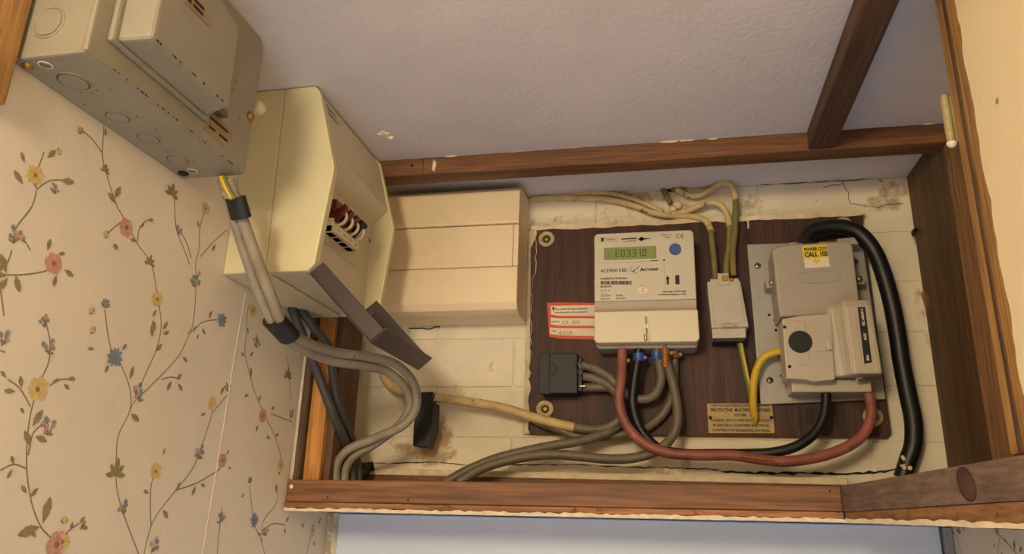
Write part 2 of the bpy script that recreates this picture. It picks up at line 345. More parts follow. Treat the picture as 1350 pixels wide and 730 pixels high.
# --- wallpaper print: flat printed sprigs, laid 0.25 mm proud of the paper
class Print:
    def __init__(s, fn): s.b = B(); s.fn = fn; s.h = 0
    def P(s, a, z, h=0): return s.fn(a, z, 0.0002+h*0.00006)
    def poly(s, pts, m, h=0):
        s.k = (getattr(s, 'k', 0)+1) % 60; s.b.quad([s.P(a, z, h+.045*s.k) for a, z in pts], m)
    def stem(s, pts, wd=0.0006, m='print_green'):
        s.j = (getattr(s, 'j', 0)+1) % 50; hj = -2.0+.035*s.j
        pts = [Vector((p[0], p[1])) for p in pts]; Q = []
        for i in range(len(pts)-1):
            p0 = pts[max(i-1, 0)]; p1 = pts[i]; p2 = pts[i+1]; p3 = pts[min(i+2, len(pts)-1)]
            for k in range(6):
                t = k/6; Q.append(0.5*((2*p1)+(p2-p0)*t+(2*p0-5*p1+4*p2-p3)*t*t+(3*p1-p0-3*p2+p3)*t**3))
        Q.append(pts[-1]); vs = []
        for i, q in enumerate(Q):
            t = (Q[min(i+1, len(Q)-1)]-Q[max(i-1, 0)]).normalized(); n = Vector((-t.y, t.x))*wd
            vs += [s.P(*(q+n), hj), s.P(*(q-n), hj)]
        s.b.add(vs, [(2*i, 2*i+1, 2*i+3, 2*i+2) for i in range(len(Q)-1)], m)
    def leaf(s, c, ang, L, wd=0.46, m='print_leaf', h=1, vein=True):
        ca, sa = math.cos(ang), math.sin(ang)
        prof = [(0, 0), (0.25, 0.5), (0.4, 0.82), (0.52, 0.78), (0.6, 0.95), (0.75, 0.62), (0.85, 0.5), (1.0, 0)]
        up = [(x*L, y*wd*L*0.5) for x, y in prof]; dn = [(x*L, -y*wd*L*0.5) for x, y in prof[1:-1]][::-1]
        s.poly([(c[0]+x*ca-y*sa, c[1]+x*sa+y*ca) for x, y in up+dn], m, h)
        if vein and m == 'print_leaf': s.poly([(c[0]+x*ca-y*sa, c[1]+x*sa+y*ca) for x, y in ((0, 0.0002), (0.8*L, 0), (0, -0.0002))], 'print_green', h+1)
    def daisy(s, c, r, m, n=11, centre='print_brown'):
        for i in range(n):
            a = 2*math.pi*i/n+random.uniform(-.1, .1); L = r*random.uniform(.85, 1.1)
            s.leaf(c, a, L, 0.5, m, 2+.05*i)
        s.poly([(c[0]+r*.20*math.cos(t*math.pi/4), c[1]+r*.20*math.sin(t*math.pi/4)) for t in range(8)], centre, 4)
    def rose(s, c, r, m):
        for k, (rr, hh) in enumerate(((1.0, 2), (0.68, 3))):
            for i in range(6):
                a = 2*math.pi*i/6+k*.5; q = (c[0]+r*rr*.5*math.cos(a), c[1]+r*rr*.5*math.sin(a))
                s.poly([(q[0]+r*rr*.5*math.cos(t*math.pi/4)*random.uniform(.85, 1.1), q[1]+r*rr*.5*math.sin(t*math.pi/4)) for t in range(8)], m, hh+0.1*i)
        s.poly([(c[0]+r*.25*math.cos(t*math.pi/4), c[1]+r*.25*math.sin(t*math.pi/4)) for t in range(8)], 'print_brown', 5)
    def sprig(s, c, r, m):
        for i in range(7):
            a = random.uniform(0.1, math.pi-0.1); d = r*random.uniform(.4, 1.1); q = (c[0]+d*math.cos(a)*.8, c[1]+d*math.sin(a)-r*.4)
            s.stem([(c[0], c[1]-r*.7), ((c[0]+q[0])/2+.0006, (c[1]+q[1])/2-r*.2), q], 0.0003)
            for k in range(5):
                t = 2*math.pi*k/5+i; s.leaf(q, t, r*.24, 0.7, m if i % 3 else 'print_pink', 2)
        for k in range(3): s.leaf((c[0], c[1]-r*.6), random.uniform(0, math.pi), r*.5, 0.4)
    def bud(s, c, ang, r, m):
        for d in (-.4, 0, .4): s.leaf(c, ang+d, r, 0.45, m, 2)
        s.leaf(c, ang+.9, r*.8); s.leaf(c, ang-.9, r*.8)
    def star(s, c, r, base=math.pi/2, n=5, spread=2.4):
        for i in range(n): s.leaf(c, base+spread*(i/(n-1)-.5)*1.3, r*(1.15 if i == n//2 else .95), 0.45)

def leftwall(a, z, h): return (XL+h, a, z)
pr = Print(leftwall)
def Lp(px, py): q = atx(px, py, XL); return (q.y, q.z)
stems = [
 [(137,166),(135,202),(139,225),(153,269),(163,287),(181,321),(199,347),(206,380),(210,404),(212,432),(205,463),(187,504),(185,518)],
 [(108,172),(122,184),(135,202)], [(48,251),(42,272),(26,293),(18,305)], [(48,248),(46,236),(58,200)], [(48,250),(66,238),(90,238)],
 [(0,362),(30,362),(60,357),(66,348)], [(163,290),(150,300),(142,308)], [(181,318),(184,300),(194,290)],
 [(226,252),(230,265),(232,300),(243,330),(250,349)], [(271,276),(264,297),(262,330),(258,345),(258,384),(254,428),(246,440)], [(299,303),(282,318),(264,338)],
 [(254,438),(266,425),(286,421)], [(138,408),(140,425),(142,440),(146,460)], [(60,424),(64,440),(66,455),(64,477),(55,498),(50,510)],
 [(49,515),(43,533),(37,566),(35,615),(41,660),(53,693),(68,710),(74,722)], [(66,508),(80,500),(99,501)], [(40,536),(26,512),(10,500)], [(37,600),(44,570),(62,556)], [(35,618),(18,612),(0,620)],
 [(146,460),(158,478),(171,512),(171,541),(156,574),(153,611),(154,644),(164,681),(181,726),(186,745)],
 [(171,541),(178,528),(197,510),(234,471),(250,440),(259,430)], [(213,500),(226,497),(238,500)],
 [(188,745),(193,714),(205,681),(230,648),(255,615),(273,566),(279,545),(279,533)], [(205,622),(199,640),(198,670),(199,693)], [(232,646),(260,636),(288,619),(293,610)],
 [(279,545),(288,534),(300,520)], [(292,668),(290,690),(286,730)],
 [(330,398),(326,412),(325,433),(323,466),(330,495),(335,514),(347,543),(361,572),(369,596),(371,615)], [(357,545),(370,550),(385,556)],
 [(379,470),(381,495),(384,529)], [(329,640),(331,660),(335,690),(344,712),(350,735)], [(366,640),(364,663),(347,687),(345,715)], [(412,700),(406,720),(404,740)], [(345,700),(360,690),(376,692)],
 [(15,330),(10,345),(0,350)], [(20,309),(32,318),(40,330)], [(236,303),(246,320),(252,340)], [(74,722),(90,700),(104,690)]]
for st in stems: pr.stem([Lp(*q) for q in st])
def rnd(a, b_): return random.uniform(a, b_)
for px, py, r, m in [(46,231,.0085,'print_yellow'),(207,394,.0080,'print_yellow'),(49,513,.0100,'print_yellow'),(205,621,.0078,'print_yellow'),(279,531,.0075,'print_yellow'),(271,275,.0070,'print_yellow'),(333,409,.0078,'print_yellow'),(370,613,.0078,'print_yellow'),(412,699,.0080,'print_yellow'),
                     (292,422,.0088,'print_blue'),(335,685,.0085,'print_blue'),(151,471,.0090,'print_blue')]:
    pr.daisy(Lp(px, py), r, m, 12 if m == 'print_yellow' else 10)
for px, py, r in [(166,300,.0085),(74,718,.0105),(346,548,.0078),(293,607,.0075),(70,347,.0085)]: pr.rose(Lp(px, py), r, 'print_pink')
for px, py, r, m in [(20,309,.010,'print_blue'),(73,249,.006,'print_blue'),(236,303,.008,'print_blue'),(258,368,.012,'print_blue'),(66,455,.010,'print_blue'),(65,562,.010,'print_blue'),(185,518,.012,'print_blue'),(164,668,.009,'print_blue'),(263,594,.012,'print_blue'),(290,680,.011,'print_blue'),(201,718,.010,'print_blue'),(60,424,.007,'print_blue'),(338,450,.010,'print_blue'),(384,545,.009,'print_blue'),(350,700,.009,'print_blue'),(300,510,.007,'print_blue'),(416,735,.008,'print_blue')]:
    pr.sprig(Lp(px, py), r, m)
for px, py, a, r, m in [(138,406,1.6,.0085,'print_blue'),(329,637,1.7,.0075,'print_blue'),(108,175,2.8,.006,'print_pink'),(122,413,2.4,.006,'print_yellow'),(84,690,1.7,.006,'print_yellow'),(142,311,3.0,.006,'print_yellow'),(153,322,4.5,.005,'print_blue'),(75,200,.6,.005,'print_yellow'),(124,438,2.6,.006,'print_yellow'),(320,655,2.0,.005,'print_yellow')]:
    pr.bud(Lp(px, py), a, r, m)
for px, py, r in [(226,257,.011),(152,626,.0125),(379,497,.0105),(138,226,.006),(197,348,.008)]: pr.star(Lp(px, py), r)
for px, py, a, L in [(150,262,1.3,.012),(152,268,2.7,.010),(30,243,2.5,.010),(80,238,.2,.011),(32,215,2.3,.007),(62,208,.9,.009),(8,360,2.2,.012),(10,366,4.2,.010),(20,362,5.2,.011),(62,330,1.6,.008),(76,335,.3,.006),(84,355,-.2,.009),(74,362,4.6,.008),(184,300,1.0,.006),(194,290,.4,.007),(180,318,3.4,.007),(206,408,4.3,.007),(214,435,1.1,.009),(205,436,2.2,.009),(284,322,4.2,.008),(262,300,2.2,.006),(240,470,-.5,.008),
  (40,588,2.2,.011),(42,562,1.0,.012),(46,575,-.2,.010),(32,545,2.6,.005),(28,512,1.8,.008),(20,516,3.2,.008),(8,498,2.6,.006),(68,506,.8,.006),(88,500,.3,.007),(84,506,-.6,.006),(18,612,2.3,.006),(16,618,4.2,.006),(35,650,2.4,.007),(38,656,.8,.008),(56,690,1.5,.016),(52,694,3.4,.016),(104,690,.9,.006),(106,694,-.2,.007),(92,700,1.3,.006),
  (200,445,1.9,.011),(214,440,.3,.008),(205,463,.9,.009),(171,500,1.4,.010),(172,545,-.3,.011),(232,500,.8,.008),(234,505,-.6,.009),(226,502,4.4,.009),(196,650,2.8,.007),(214,672,-.6,.010),(232,648,1.2,.008),(258,640,4.4,.009),(264,638,-.2,.007),(271,545,3.4,.007),(290,520,1.0,.008),(214,600,1.1,.006),(298,600,1.2,.006),(300,615,-.3,.006),
  (138,180,1.7,.006),(322,470,2.6,.007),(330,500,1.6,.011),(328,520,3.6,.008),(340,530,1.2,.008),(357,540,.6,.007),(340,560,4.2,.007),(362,575,.5,.008),(356,578,3.0,.008),(366,622,-.2,.006),(364,650,1.8,.009),(376,688,.6,.008),(374,696,-.8,.007),(344,705,2.8,.006),(266,432,-.8,.007),(275,420,1.2,.008),(262,440,4.4,.005),(420,690,.9,.007),(400,695,2.5,.007),(412,715,-.4,.007),(327,440,2.0,.006),(329,470,.9,.007),(124,460,3.2,.006),(144,480,4.2,.007),(160,462,.9,.007)]:
    pr.leaf(Lp(px, py), a+rnd(-.15, .15), L*1.2)
# the same design goes on beyond the frame, one repeat lower and one repeat nearer
base_v, base_f, base_mi = list(pr.b.v), list(pr.b.f), list(pr.b.mi)
for dy, dz in ((0.0, -0.36), (-0.42, 0.0), (-0.42, -0.36)):
    keep = [all((-1.2 < base_v[i][1]+dy < -0.16) and base_v[i][2]+dz < 0.43 for i in f) for f in base_f]
    o = len(pr.b.v); pr.b.v += [(v[0], v[1]+dy, v[2]+dz) for v in base_v]
    for f, mi, k in zip(base_f, base_mi, keep):
        if k: pr.b.f.append([i+o for i in f]); pr.b.mi.append(mi); pr.b.sm.append(False)
obj('wallpaper_print', pr.b, wall_left, 'printed trailing sprigs with yellow, pink and blue flowers', kind='stuff')
b = B()  # raised paper seam
b.tube([Vector((XL, *Lp(px, py))) for px, py in ((324, 385), (309, 470), (290, 590), (266, 735), (245, 880))], 0.0005, 'wallpaper', 6, 4)
obj('paper_seam', b, wall_left, 'raised vertical seam in the wallpaper')
b = B(); random.seed(3)   # torn wallpaper edge beside the corner post
zz = [0.236-0.0082*i for i in range(31)]; vs = []; fs = []; wk = 0.0
for i, z in enumerate(zz):
    wk = wk*.7+rnd(-.0016, .0016); y1 = -0.139+wk; x = XL+0.0006+abs(wk)*.6
    vs += [(XL+0.0004, y1-.0035-wk*.4, z), (x+.001, y1, z+rnd(-.001, .001)), (x+.003, y1+.002, z)]
for i in range(len(zz)-1):
    for k in range(2): fs.append((3*i+k, 3*i+k+1, 3*i+k+4, 3*i+k+3))
b.add(vs, fs, 'paper_torn')
obj('torn_paper', b, wall_left, 'torn wallpaper edge curling beside the corner post')

random.seed(5)
def rightwall(a, z, h): return (0.312-h, -a, z)
pr2 = Print(rightwall)
def Rp(px, py): q = atx(px, py, 0.312); return (-q.y, q.z)
for st in [[(1258,702),(1264,715),(1268,735)], [(1312,690),(1318,705),(1330,718),(1340,730),(1350,742)], [(1318,708),(1316,722),(1316,740)]]: pr2.stem([Rp(*q) for q in st], .0005)
pr2.daisy(Rp(1314, 697), .007, 'print_pink', 9); pr2.sprig(Rp(1264, 698), .007, 'print_blue')
for px, py, a, L in [(1258,704,2.4,.006),(1270,700,.6,.006),(1324,710,-.6,.007),(1338,726,1.3,.010),(1344,728,.6,.009),(1312,716,3.8,.006),(1320,728,-.8,.005)]: pr2.leaf(Rp(px, py), a, L)
for k in range(26):
    c = (rnd(0.05, 1.1), rnd(-.6, -.09))
    random.choice([lambda: pr2.daisy(c, .008, 'print_yellow'), lambda: pr2.sprig(c, .011, 'print_blue'), lambda: pr2.star(c, .010), lambda: pr2.rose(c, .008, 'print_pink')])()
    pr2.stem([(c[0], c[1]-.005), (c[0]+rnd(-.01, .01), c[1]-.03), (c[0]+rnd(-.02, .02), c[1]-.06)], .0005)
obj('wallpaper_print', pr2.b, wall_right, 'printed trailing sprigs with small flowers', kind='stuff')

# ------------------------------------------------------------------ timber frame of the cupboard
def slopebox(b, x0, x1, y0, y1, z0, z1, m, sl=0.011, ref=-0.45, bev=0.001, wob=0):
    sz = lambda x, z: z+sl*(x-ref)
    b.hull8([(x0, y0, sz(x0, z0)), (x1, y0, sz(x1, z0)), (x1, y1, sz(x1, z0)), (x0, y1, sz(x0, z0)),
             (x0, y0, sz(x0, z1)), (x1, y0, sz(x1, z1)), (x1, y1, sz(x1, z1)), (x0, y1, sz(x0, z1))], m, bev, 1)
# ceiling batten
t = thing('ceiling_batten', (-0.03, -0.133, 0.4165), 'long brown timber batten fixed along the ceiling above the meter board', 'timber')
b = B(); b.box(XL, XR, -0.148, -0.119, 0.4185, ZC, 'wood_red_x', 0.001, 1); obj('batten', b, t)
b = B()
p = at(572, 218, -0.1482); blob(b, (p.x, p.z), lambda x, z, h: (x, -0.148-h, z), 0.0028, 0.0095, 'plaster_edge', 12, .0006)
obj('paint_drip', b, t, 'white paint drip')
b = B(); random.seed(11)
for i in range(60):
    x = -0.35+0.67*i/60+rnd(-.004, .004)
    if rnd(0, 1) < .25: blob(b, (x, 0.4425), lambda a, z, h: (a, -0.1483-h, z), rnd(.004, .010), rnd(.0005, .0016), 'plaster_edge', 8, .0004)
obj('paint_edge', b, t, 'ragged white paint along the top edge', kind='stuff')
b = B(); p = at(543, 218, -0.148)
b.cyl((p.x, -0.1484, p.z), (p.x, -0.146, p.z), 0.0022, 'dark_gap', 10); obj('nail_hole', b, t)
b = B(); p = at(558, 219, -0.148); b.box(p.x-.0004, p.x+.0004, -0.1484, -0.147, 0.4195, 0.4415, 'dark_gap'); obj('butt_joint', b, t)

# ceiling beam running forward
b = B(); b.box(0.1745, 0.2035, -2.3, -0.1485, 0.4195, ZC, 'wood_beam_y', 0.001, 1)
obj('ceiling_beam', b, label='dark timber beam running forward across the ceiling', cat='beam')

# left post
t = thing('corner_post', (-0.435, -0.11, 0.02), 'upright timber post with pale orange face in the left corner', 'post')
b = B(); b.box(-0.4405, -0.4185, -0.131, -0.088, 0.015, 0.245, 'wood_orange_z', 0.0008, 1); obj('post', b, t)
b = B(); b.box(XL+.001, -0.441, -0.138, -0.07, 0.015, 0.245, 'wood_dark_z', 0.0008, 1); obj('post_side_strip', b, t, 'dark strip standing in for the shaded side of the post')
b = B(); b.box(-0.4183, -0.409, -0.123, -0.06, 0.015, 0.245, 'wood_dark_z', 0.0008, 1); obj('post_side_strip', b, t, 'dark strip standing in for the shaded side of the post')  # shade on the post's right face, built as a strip of darker timber

# bottom front rail
t = thing('bottom_rail', (-0.14, -0.13, -0.009), 'long brown timber rail along the bottom edge of the cupboard', 'timber')
b = B(); slopebox(b, XL+.001, 0.1735, YF, -0.118, 0.0005, 0.0262, 'wood_rail_x'); obj('rail', b, t)
b = B(); slopebox(b, XL+.001, 0.1735, YF-.002, -0.118, -0.0062, 0.0002, 'wood_strip_x', bev=.0006); obj('moulding_strip', b, t, 'thin rough strip under the rail')
for (px, py, r, m, nm) in ((384, 641, .0026, 'white_plastic', 'nail_head'), (514, 650, .0019, 'brass', 'screw'), (1094, 647, .0012, 'dark_gap', 'nail_hole'), (432, 655, .0012, 'dark_gap', 'nail_hole'), (538, 659, .0013, 'dark_gap', 'nail_hole')):
    p = at(px, py, YF); b = B(); b.dome((p.x, YF, p.z), (0, -1, 0), r, m, .5 if m != 'dark_gap' else .15, 12); obj(nm, b, t)
# right diagonal rail with knot
RD = Vector((0.2, -1.0, 0)).normalized(); RN = Vector((-RD.y, RD.x, 0))   # along, and to the +x back side
t = thing('side_rail', (0.20, -0.30, -0.004), 'greyish timber side rail with a large oval knot at lower right', 'timber')
def rail_pt(s_, n_, z): q = Vector((0.174, -0.147, 0))+RD*s_+RN*n_; return (q.x, q.y, z)
b = B(); L_ = 0.62
zb0, zt0, zb1, zt1 = 0.0072, 0.0332, 0.0072+0.0085*L_/0.29, 0.0332+0.0115*L_/0.29
b.hull8([rail_pt(0, 0, zb0), rail_pt(L_, 0, zb1), rail_pt(L_, .03, zb1), rail_pt(0, .03, zb0), rail_pt(0, 0, zt0), rail_pt(L_, 0, zt1), rail_pt(L_, .03, zt1), rail_pt(0, .03, zt0)], 'wood_knot_y', .0012, 2)
obj('rail', b, t)
b = B()
b.hull8([rail_pt(0, .001, -.0005), rail_pt(L_, .001, -.0005), rail_pt(L_, .03, -.0005), rail_pt(0, .03, -.0005), rail_pt(0, .001, zb0-.0004), rail_pt(L_, .001, zb1-.0004), rail_pt(L_, .03, zb1-.0004), rail_pt(0, .03, zb0-.0004)], 'wood_strip_y', .0006, 1)
obj('base_strip', b, t, 'rough strip under the rail')
b = B(); cs = 0.2235; n = 24; vs = []; 
for k, (sc, h) in enumerate(((1.0, .0002), (.72, .0008), (.45, .0008))):
    for i in range(n):
        a = 2*math.pi*i/n; vs.append(rail_pt(cs+.0105*sc*math.cos(a)-.003*sc*math.sin(a), -h, .0278+.0122*sc*math.sin(a)))
vs.append(rail_pt(cs, -.0008, .0278))
b.add(vs, [(i, (i+1) % n, n+(i+1) % n, n+i) for i in range(n)]+[(n+i, n+(i+1) % n, 2*n+(i+1) % n, 2*n+i) for i in range(n)]+[(2*n+i, 2*n+(i+1) % n, 3*n) for i in range(n)], 'knot')
b.tube([Vector(v) for v in vs[:n]]+[Vector(vs[0])], .0007, 'knot_rim', 6, 1)
obj('knot', b, t, 'dark oval knot in the wood')
# ragged plaster edge under the rails
b = B(); random.seed(21); pts_t = []; pts_b = []
N_ = 110
for i in range(N_+1):
    x = -0.4505+0.626*i/N_; z = -0.0088+0.011*(x+.45); pts_t.append((x, YF-.0035+rnd(0, .0015), z+.0026+rnd(-.0010, .0012))); pts_b.append((x, YF-.003, z-.0010+rnd(-.0004, .0004)))
for i in range(1, 61):
    q = Vector(rail_pt(0.62*i/60, -.002, 0)); pts_t.append((q.x, q.y, .0008+rnd(-.0010, .0016))); pts_b.append((q.x, q.y, -.0030+rnd(-.0004, .0004)))
n = len(pts_t); vs = pts_t+pts_b+[(p[0], p[1]+.006, p[2]) for p in pts_t]+[(p[0], p[1]+.006, p[2]) for p in pts_b]
fs = []
for i in range(n-1): fs += [(i, i+1, n+i+1, n+i), (n+i, n+i+1, 3*n+i+1, 3*n+i), (2*n+i, 2*n+i+1, i+1, i), (2*n+i, 3*n+i, 3*n+i+1, 2*n+i+1)]
b.add(vs, fs, 'plaster_edge')
obj('plaster_lip', b, label='ragged broken plaster edge running under the bottom timbers', cat='plaster')
# shelf board behind the front rail and back batten
b = B(); slopebox(b, XL+.001, 0.310, -0.116, -0.004, -0.0075, 0.0005, 'wood_dark_z'); sh = thing('shelf_board', (-0.07, -0.06, -0.0075), 'dark shelf board behind the bottom rail', 'shelf'); obj('board', b, sh)
b = B(); q0, q1 = rail_pt(.002, .032, 0), rail_pt(.62, .032, 0)
b.prism([(q0[0], q0[1]), (q1[0], q1[1]), (.336, q1[1]), (.336, -.1175), (q0[0], -.1175)], fXY, -.0035, 0.0005, 'wood_dark_z', .0004, 1); obj('corner_board', b, sh)
t = thing('back_batten', (-0.1, -0.02, 0.005), 'narrow timber batten topped with cream strip behind the bottom rail', 'timber')
b = B(); b.box(-0.425, 0.200, -0.028, -0.004, 0.008, 0.0385, 'wood_red_x', .001, 1); obj('batten', b, t)
b = B(); b.box(-0.418, 0.207, -0.026, -0.004, 0.0387, 0.0468, 'plaster_edge', .0008, 1); obj('cream_strip', b, t, 'cream painted strip')

# right side lining, jamb strip
t = thing('side_lining', (0.331, -0.07, 0.02), 'dark brown upright timber board lining the right side', 'board')
b = B(); b.box(XR, 0.337, -0.140, -0.002, 0.004, 0.4425, 'wood_dark_z', .001, 1); obj('board', b, t)
b = B(); p0 = Vector((XR, 0.004-.010, 0.3675)); b.tube([(XR+.004, -.004, .3660), (XR-.006, -.018, .3575), (XR-.010, -.030, .3490)], .0028, 'black', 8, 4); obj('bolt_stub', b, t, 'short dark bolt stub')
b = B(); b.hull8([(XR-.002, -.006, .262), (XR, -.020, .258), (XR, -.006, .258), (XR, -.003, .258), (XR-.004, -.006, .278), (XR, -.020, .270), (XR, -.006, .282), (XR, -.003, .282)], 'wood_weather_z'); obj('split_chip', b, t)
b = B()
b.prism([(-.141, .006), (-.200, .006), (-.197, .392), (-.178, .418), (-.160, .405), (-.146, .386)], fYZ, 0.3215, 0.337, 'wood_weather_z', .0012, 1)
obj('jamb_strip', b, label='weathered pale timber strip with a split top beside the open door', cat='timber')

# open cupboard door on the right
DD = Vector((0.02, -1.0, 0)).normalized(); DN = Vector((DD.y, -DD.x, 0))   # leaf direction, face normal (to -x)
D0 = Vector((0.238, -0.3965, 0))
def dpt(s_, n_, z): q = D0+DD*s_+DN*n_; return (q.x, q.y, z)
t = thing('cupboard_door', (D0.x, D0.y, 0.046), 'open cream cupboard door with bare golden timber stile at far right', 'door')
def dbox(b, s0, s1, n0, n1, z0, z1, m, bev=.0015):
    b.hull8([dpt(s0, n0, z0), dpt(s1, n0, z0), dpt(s1, n1, z0), dpt(s0, n1, z0), dpt(s0, n0, z1), dpt(s1, n0, z1), dpt(s1, n1, z1), dpt(s0, n1, z1)], m, bev, 2)
b = B(); dbox(b, 0.0, 0.060, -0.022, 0.0, 0.047, 0.440, 'wood_gold_z', .003); obj('stile', b, t, 'bare golden timber stile')
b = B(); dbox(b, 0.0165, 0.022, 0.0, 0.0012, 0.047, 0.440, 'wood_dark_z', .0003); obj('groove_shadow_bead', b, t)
random.seed(31)
b = B(); zs = [0.047+0.393*i/40 for i in range(41)]; e = [0.0452+rnd(-.0012, .0012)+.0015*math.sin(i*.8) for i in range(41)]
vs = [dpt(e[i], .004, z) for i, z in enumerate(zs)]+[dpt(0.50, .004, z) for z in zs]+[dpt(e[i]-.001, 0, z) for i, z in enumerate(zs)]+[dpt(0.50, -.001, z) for z in zs]
n = 41; fs = []
for i in range(n-1): fs += [(i, i+1, n+i+1, n+i), (2*n+i, 2*n+i+1, i+1, i), (2*n+i, 3*n+i, 3*n+i+1, 2*n+i+1), (n+i, n+i+1, 3*n+i+1, 3*n+i)]
fs += [(0, n, 3*n, 2*n), (n-1, 3*n-1, 4*n-1, 2*n-1)]
b.add(vs, fs, 'door_cream')
q = dpt(.105, .0042, .262)
obj('panel', b, t, 'cream painted door panel')
b = B(); 
d = ray(1315, 133); k = (D0.x*DN.x+D0.y*DN.y-(CAM.x*DN.x+CAM.y*DN.y)+.004)/(d.x*DN.x+d.y*DN.y); q = CAM+d*k
b.dome(q, DN, .0025, 'hinge_cream', .3, 10); obj('painted_nail', b, t)
hg = B(); h0 = at(1246, 128, -0.391); h1 = at(1256, 188, -0.391)
hg.cyl((D0.x-.002, -.391, h1.z), (D0.x-.002, -.391, h0.z), .0036, 'hinge_cream', 14)
for zz_ in (.25, .5, .75):
    z = h1.z+(h0.z-h1.z)*zz_; hg.ring((D0.x-.002, -.391, z), (0, 0, 1), .0036, .0005, 'hinge_cream', 14, 6)
hg.dome((D0.x-.002, -.391, h0.z), (0, 0, 1), .0038, 'hinge_cream', .8); hg.dome((D0.x-.002, -.391, h1.z), (0, 0, -1), .0042, 'white_plastic', 1.1)
ho = obj('hinge', hg, t, 'cream painted hinge knuckle')
hp = B(); hp.box(D0.x-.001, D0.x+.030, -.393, -.3905, h1.z, h0.z, 'hinge_cream', .0005, 1); obj('hinge_leaf', hp, t)

# foreground timber at upper left
b = B(); 
b.box(XL+.0005, XL+.012, -0.72, -0.628, 0.255, ZC-.0005, 'wood_gold_z', .002, 2)
obj('wall_batten', b, label='short golden timber upright on left wall beside grey switch box', cat='timber')

# white panel below the cupboard
t = thing('door_panel', (-0.06, -0.02, -1.2), 'flat white painted panel below the bottom rail', 'panel')
b = B(); slopebox(b, -0.4365, 0.3005, -0.024, -0.003, -1.2, -0.0125, 'panel_white', bev=.0015); obj('panel', b, t)
b = B(); slopebox(b, -0.4365, 0.3005, -0.034, -0.003, -0.0112, -0.0076, 'panel_white', sl=.011, bev=.0006); obj('head_strip', b, t)
b = B(); b.box(0.3025, 0.3118, -0.030, -0.003, -1.2, -0.005, 'trim_grey', .001, 1); obj('edge_trim', b, label='narrow grey trim beside the right end of white panel', cat='trim')
b = B(); random.seed(41)
vs = []; K = 30
for i in range(K+1):
    z = -0.012-.16*i/K; vs += [(XL+.0006, -.012-rnd(.008, .014), z), (XL+.0014+rnd(0, .003), -.010+rnd(-.003, .003), z), (-.438, -.003, z)]
b.add(vs, [q for i in range(K) for q in ((3*i, 3*i+1, 3*i+4, 3*i+3), (3*i+1, 3*i+2, 3*i+5, 3*i+4))], 'paper_torn')
obj('torn_paper', b, wall_left, 'torn wallpaper in the corner beside the white panel')

# ------------------------------------------------------------------ grey metal switch fuse box on the left wall
t = thing('switch_fuse_box', (-0.42, -0.522, 0.294), 'old grey metal switch box high on the wallpapered left wall', 'switch box')
IX, IY0, IY1, IZ0, IZ1 = -0.389, -0.625, -0.4225, 0.2945, 0.4425
b = B(); b.box(XL+.0002, IX, IY0, IY1, IZ0, IZ1, 'grey_metal', .0022, 2); body = obj('body', b, t)
b = B()   # cover plate with a cut corner
b.prism([(IY0-.001, IZ0+.001), (IY1+.001, IZ0+.001), (IY1+.001, .4325), (IY1-.008, .4415), (IY0-.001, .4415)], fYZ, IX-.003, IX+.0025, 'grey_metal', .0018, 2)
obj('cover_plate', b, t)
b = B()   # hinged lid: flange and tapered raised pan
b.box(IX+.0025, IX+.0075, -0.612, -0.492, .3125, .428, 'grey_metal', .0022, 2)
b.hull8([(IX+.0070, -.608, .315), (IX+.0070, -.496, .315), (IX+.0070, -.496, .425), (IX+.0070, -.608, .425),
         (-.3555, -.6045, .3165), (-.3555, -.5035, .3180), (-.3555, -.5055, .3930), (-.3555, -.6045, .420)], 'grey_metal', .004, 3)
lid = obj('lid', b, t)
b = B(); lf = lambda y, z, h: (-.3553+h*.0004, y, z)
b.quad([lf(y, z, 1) for y, z in ((-.604, .3665), (-.5475, .3665), (-.5475, .3795), (-.604, .3795))], 'brass_plate')
for k in range(2):
    y0 = -.602
    for wd in (.016, .011, .013):
        b.quad([lf(y, z, 2) for y, z in ((y0, .3690+.0052*k), (y0+wd, .3690+.0052*k), (y0+wd, .3720+.0052*k), (y0, .3720+.0052*k))], 'ink'); y0 += wd+.0025
obj('name_plate', b, lid, 'dark lettered metal strip')
b = B(); b.box(IX+.0025, IX+.0031, -.491, -.4515, .3065, .3265, 'brass_plate', .0002, 1)
for k, (y0, y1, z) in enumerate(((-.486, -.458, .321), (-.486, -.476, .3125), (-.470, -.457, .3125))): b.quad([(IX+.0033, y, zz_) for y, zz_ in ((y0, z-.0012), (y1, z-.0012), (y1, z+.0012), (y0, z+.0012))], 'ink')
obj('rating_plate', b, t, 'small brownish rating plate')
b = B(); b.box(IX+.0025, IX+.012, -.487, -.472, .327, .3335, 'steel', .002, 2); obj('lid_catch', b, t, 'steel lid catch')
b = B(); b.dome((IX+.0025, -.4275, .3545), (1, -.2, 0), .0048, 'brass', .9); b.cyl((IX, -.4275, .3545), (IX+.003, -.4275, .3545), .0055, 'steel', 14); obj('cover_screw', b, t, 'brass cover screw')
for (x, y, r) in ((-.4259, -.5927, .0118), (-.4300, -.5405, .0098), (-.4290, -.5038, .0098), (-.4290, -.4635, .0098)):
    b = B(); b.ring((x, y, IZ0), (0, 0, 1), r, .0009, 'grey_metal', 26, 6); b.ring((x, y, IZ0-.0001), (0, 0, 1), r*.91, .0005, 'knot_rim', 26, 6); b.cyl((x, y, IZ0-.0008), (x, y, IZ0+.001), r*.86, 'grey_metal', 24); obj('knockout', b, t)
b = B(); b.ring((-.4250, IY0, .3225), (0, 1, 0), .0125, .0010, 'grey_metal', 28, 6); b.cyl((-.4250, IY0-.0008, .3225), (-.4250, IY0+.001, .3225), .0108, 'grey_metal', 26); obj('knockout', b, t)
b = B(); random.seed(91)
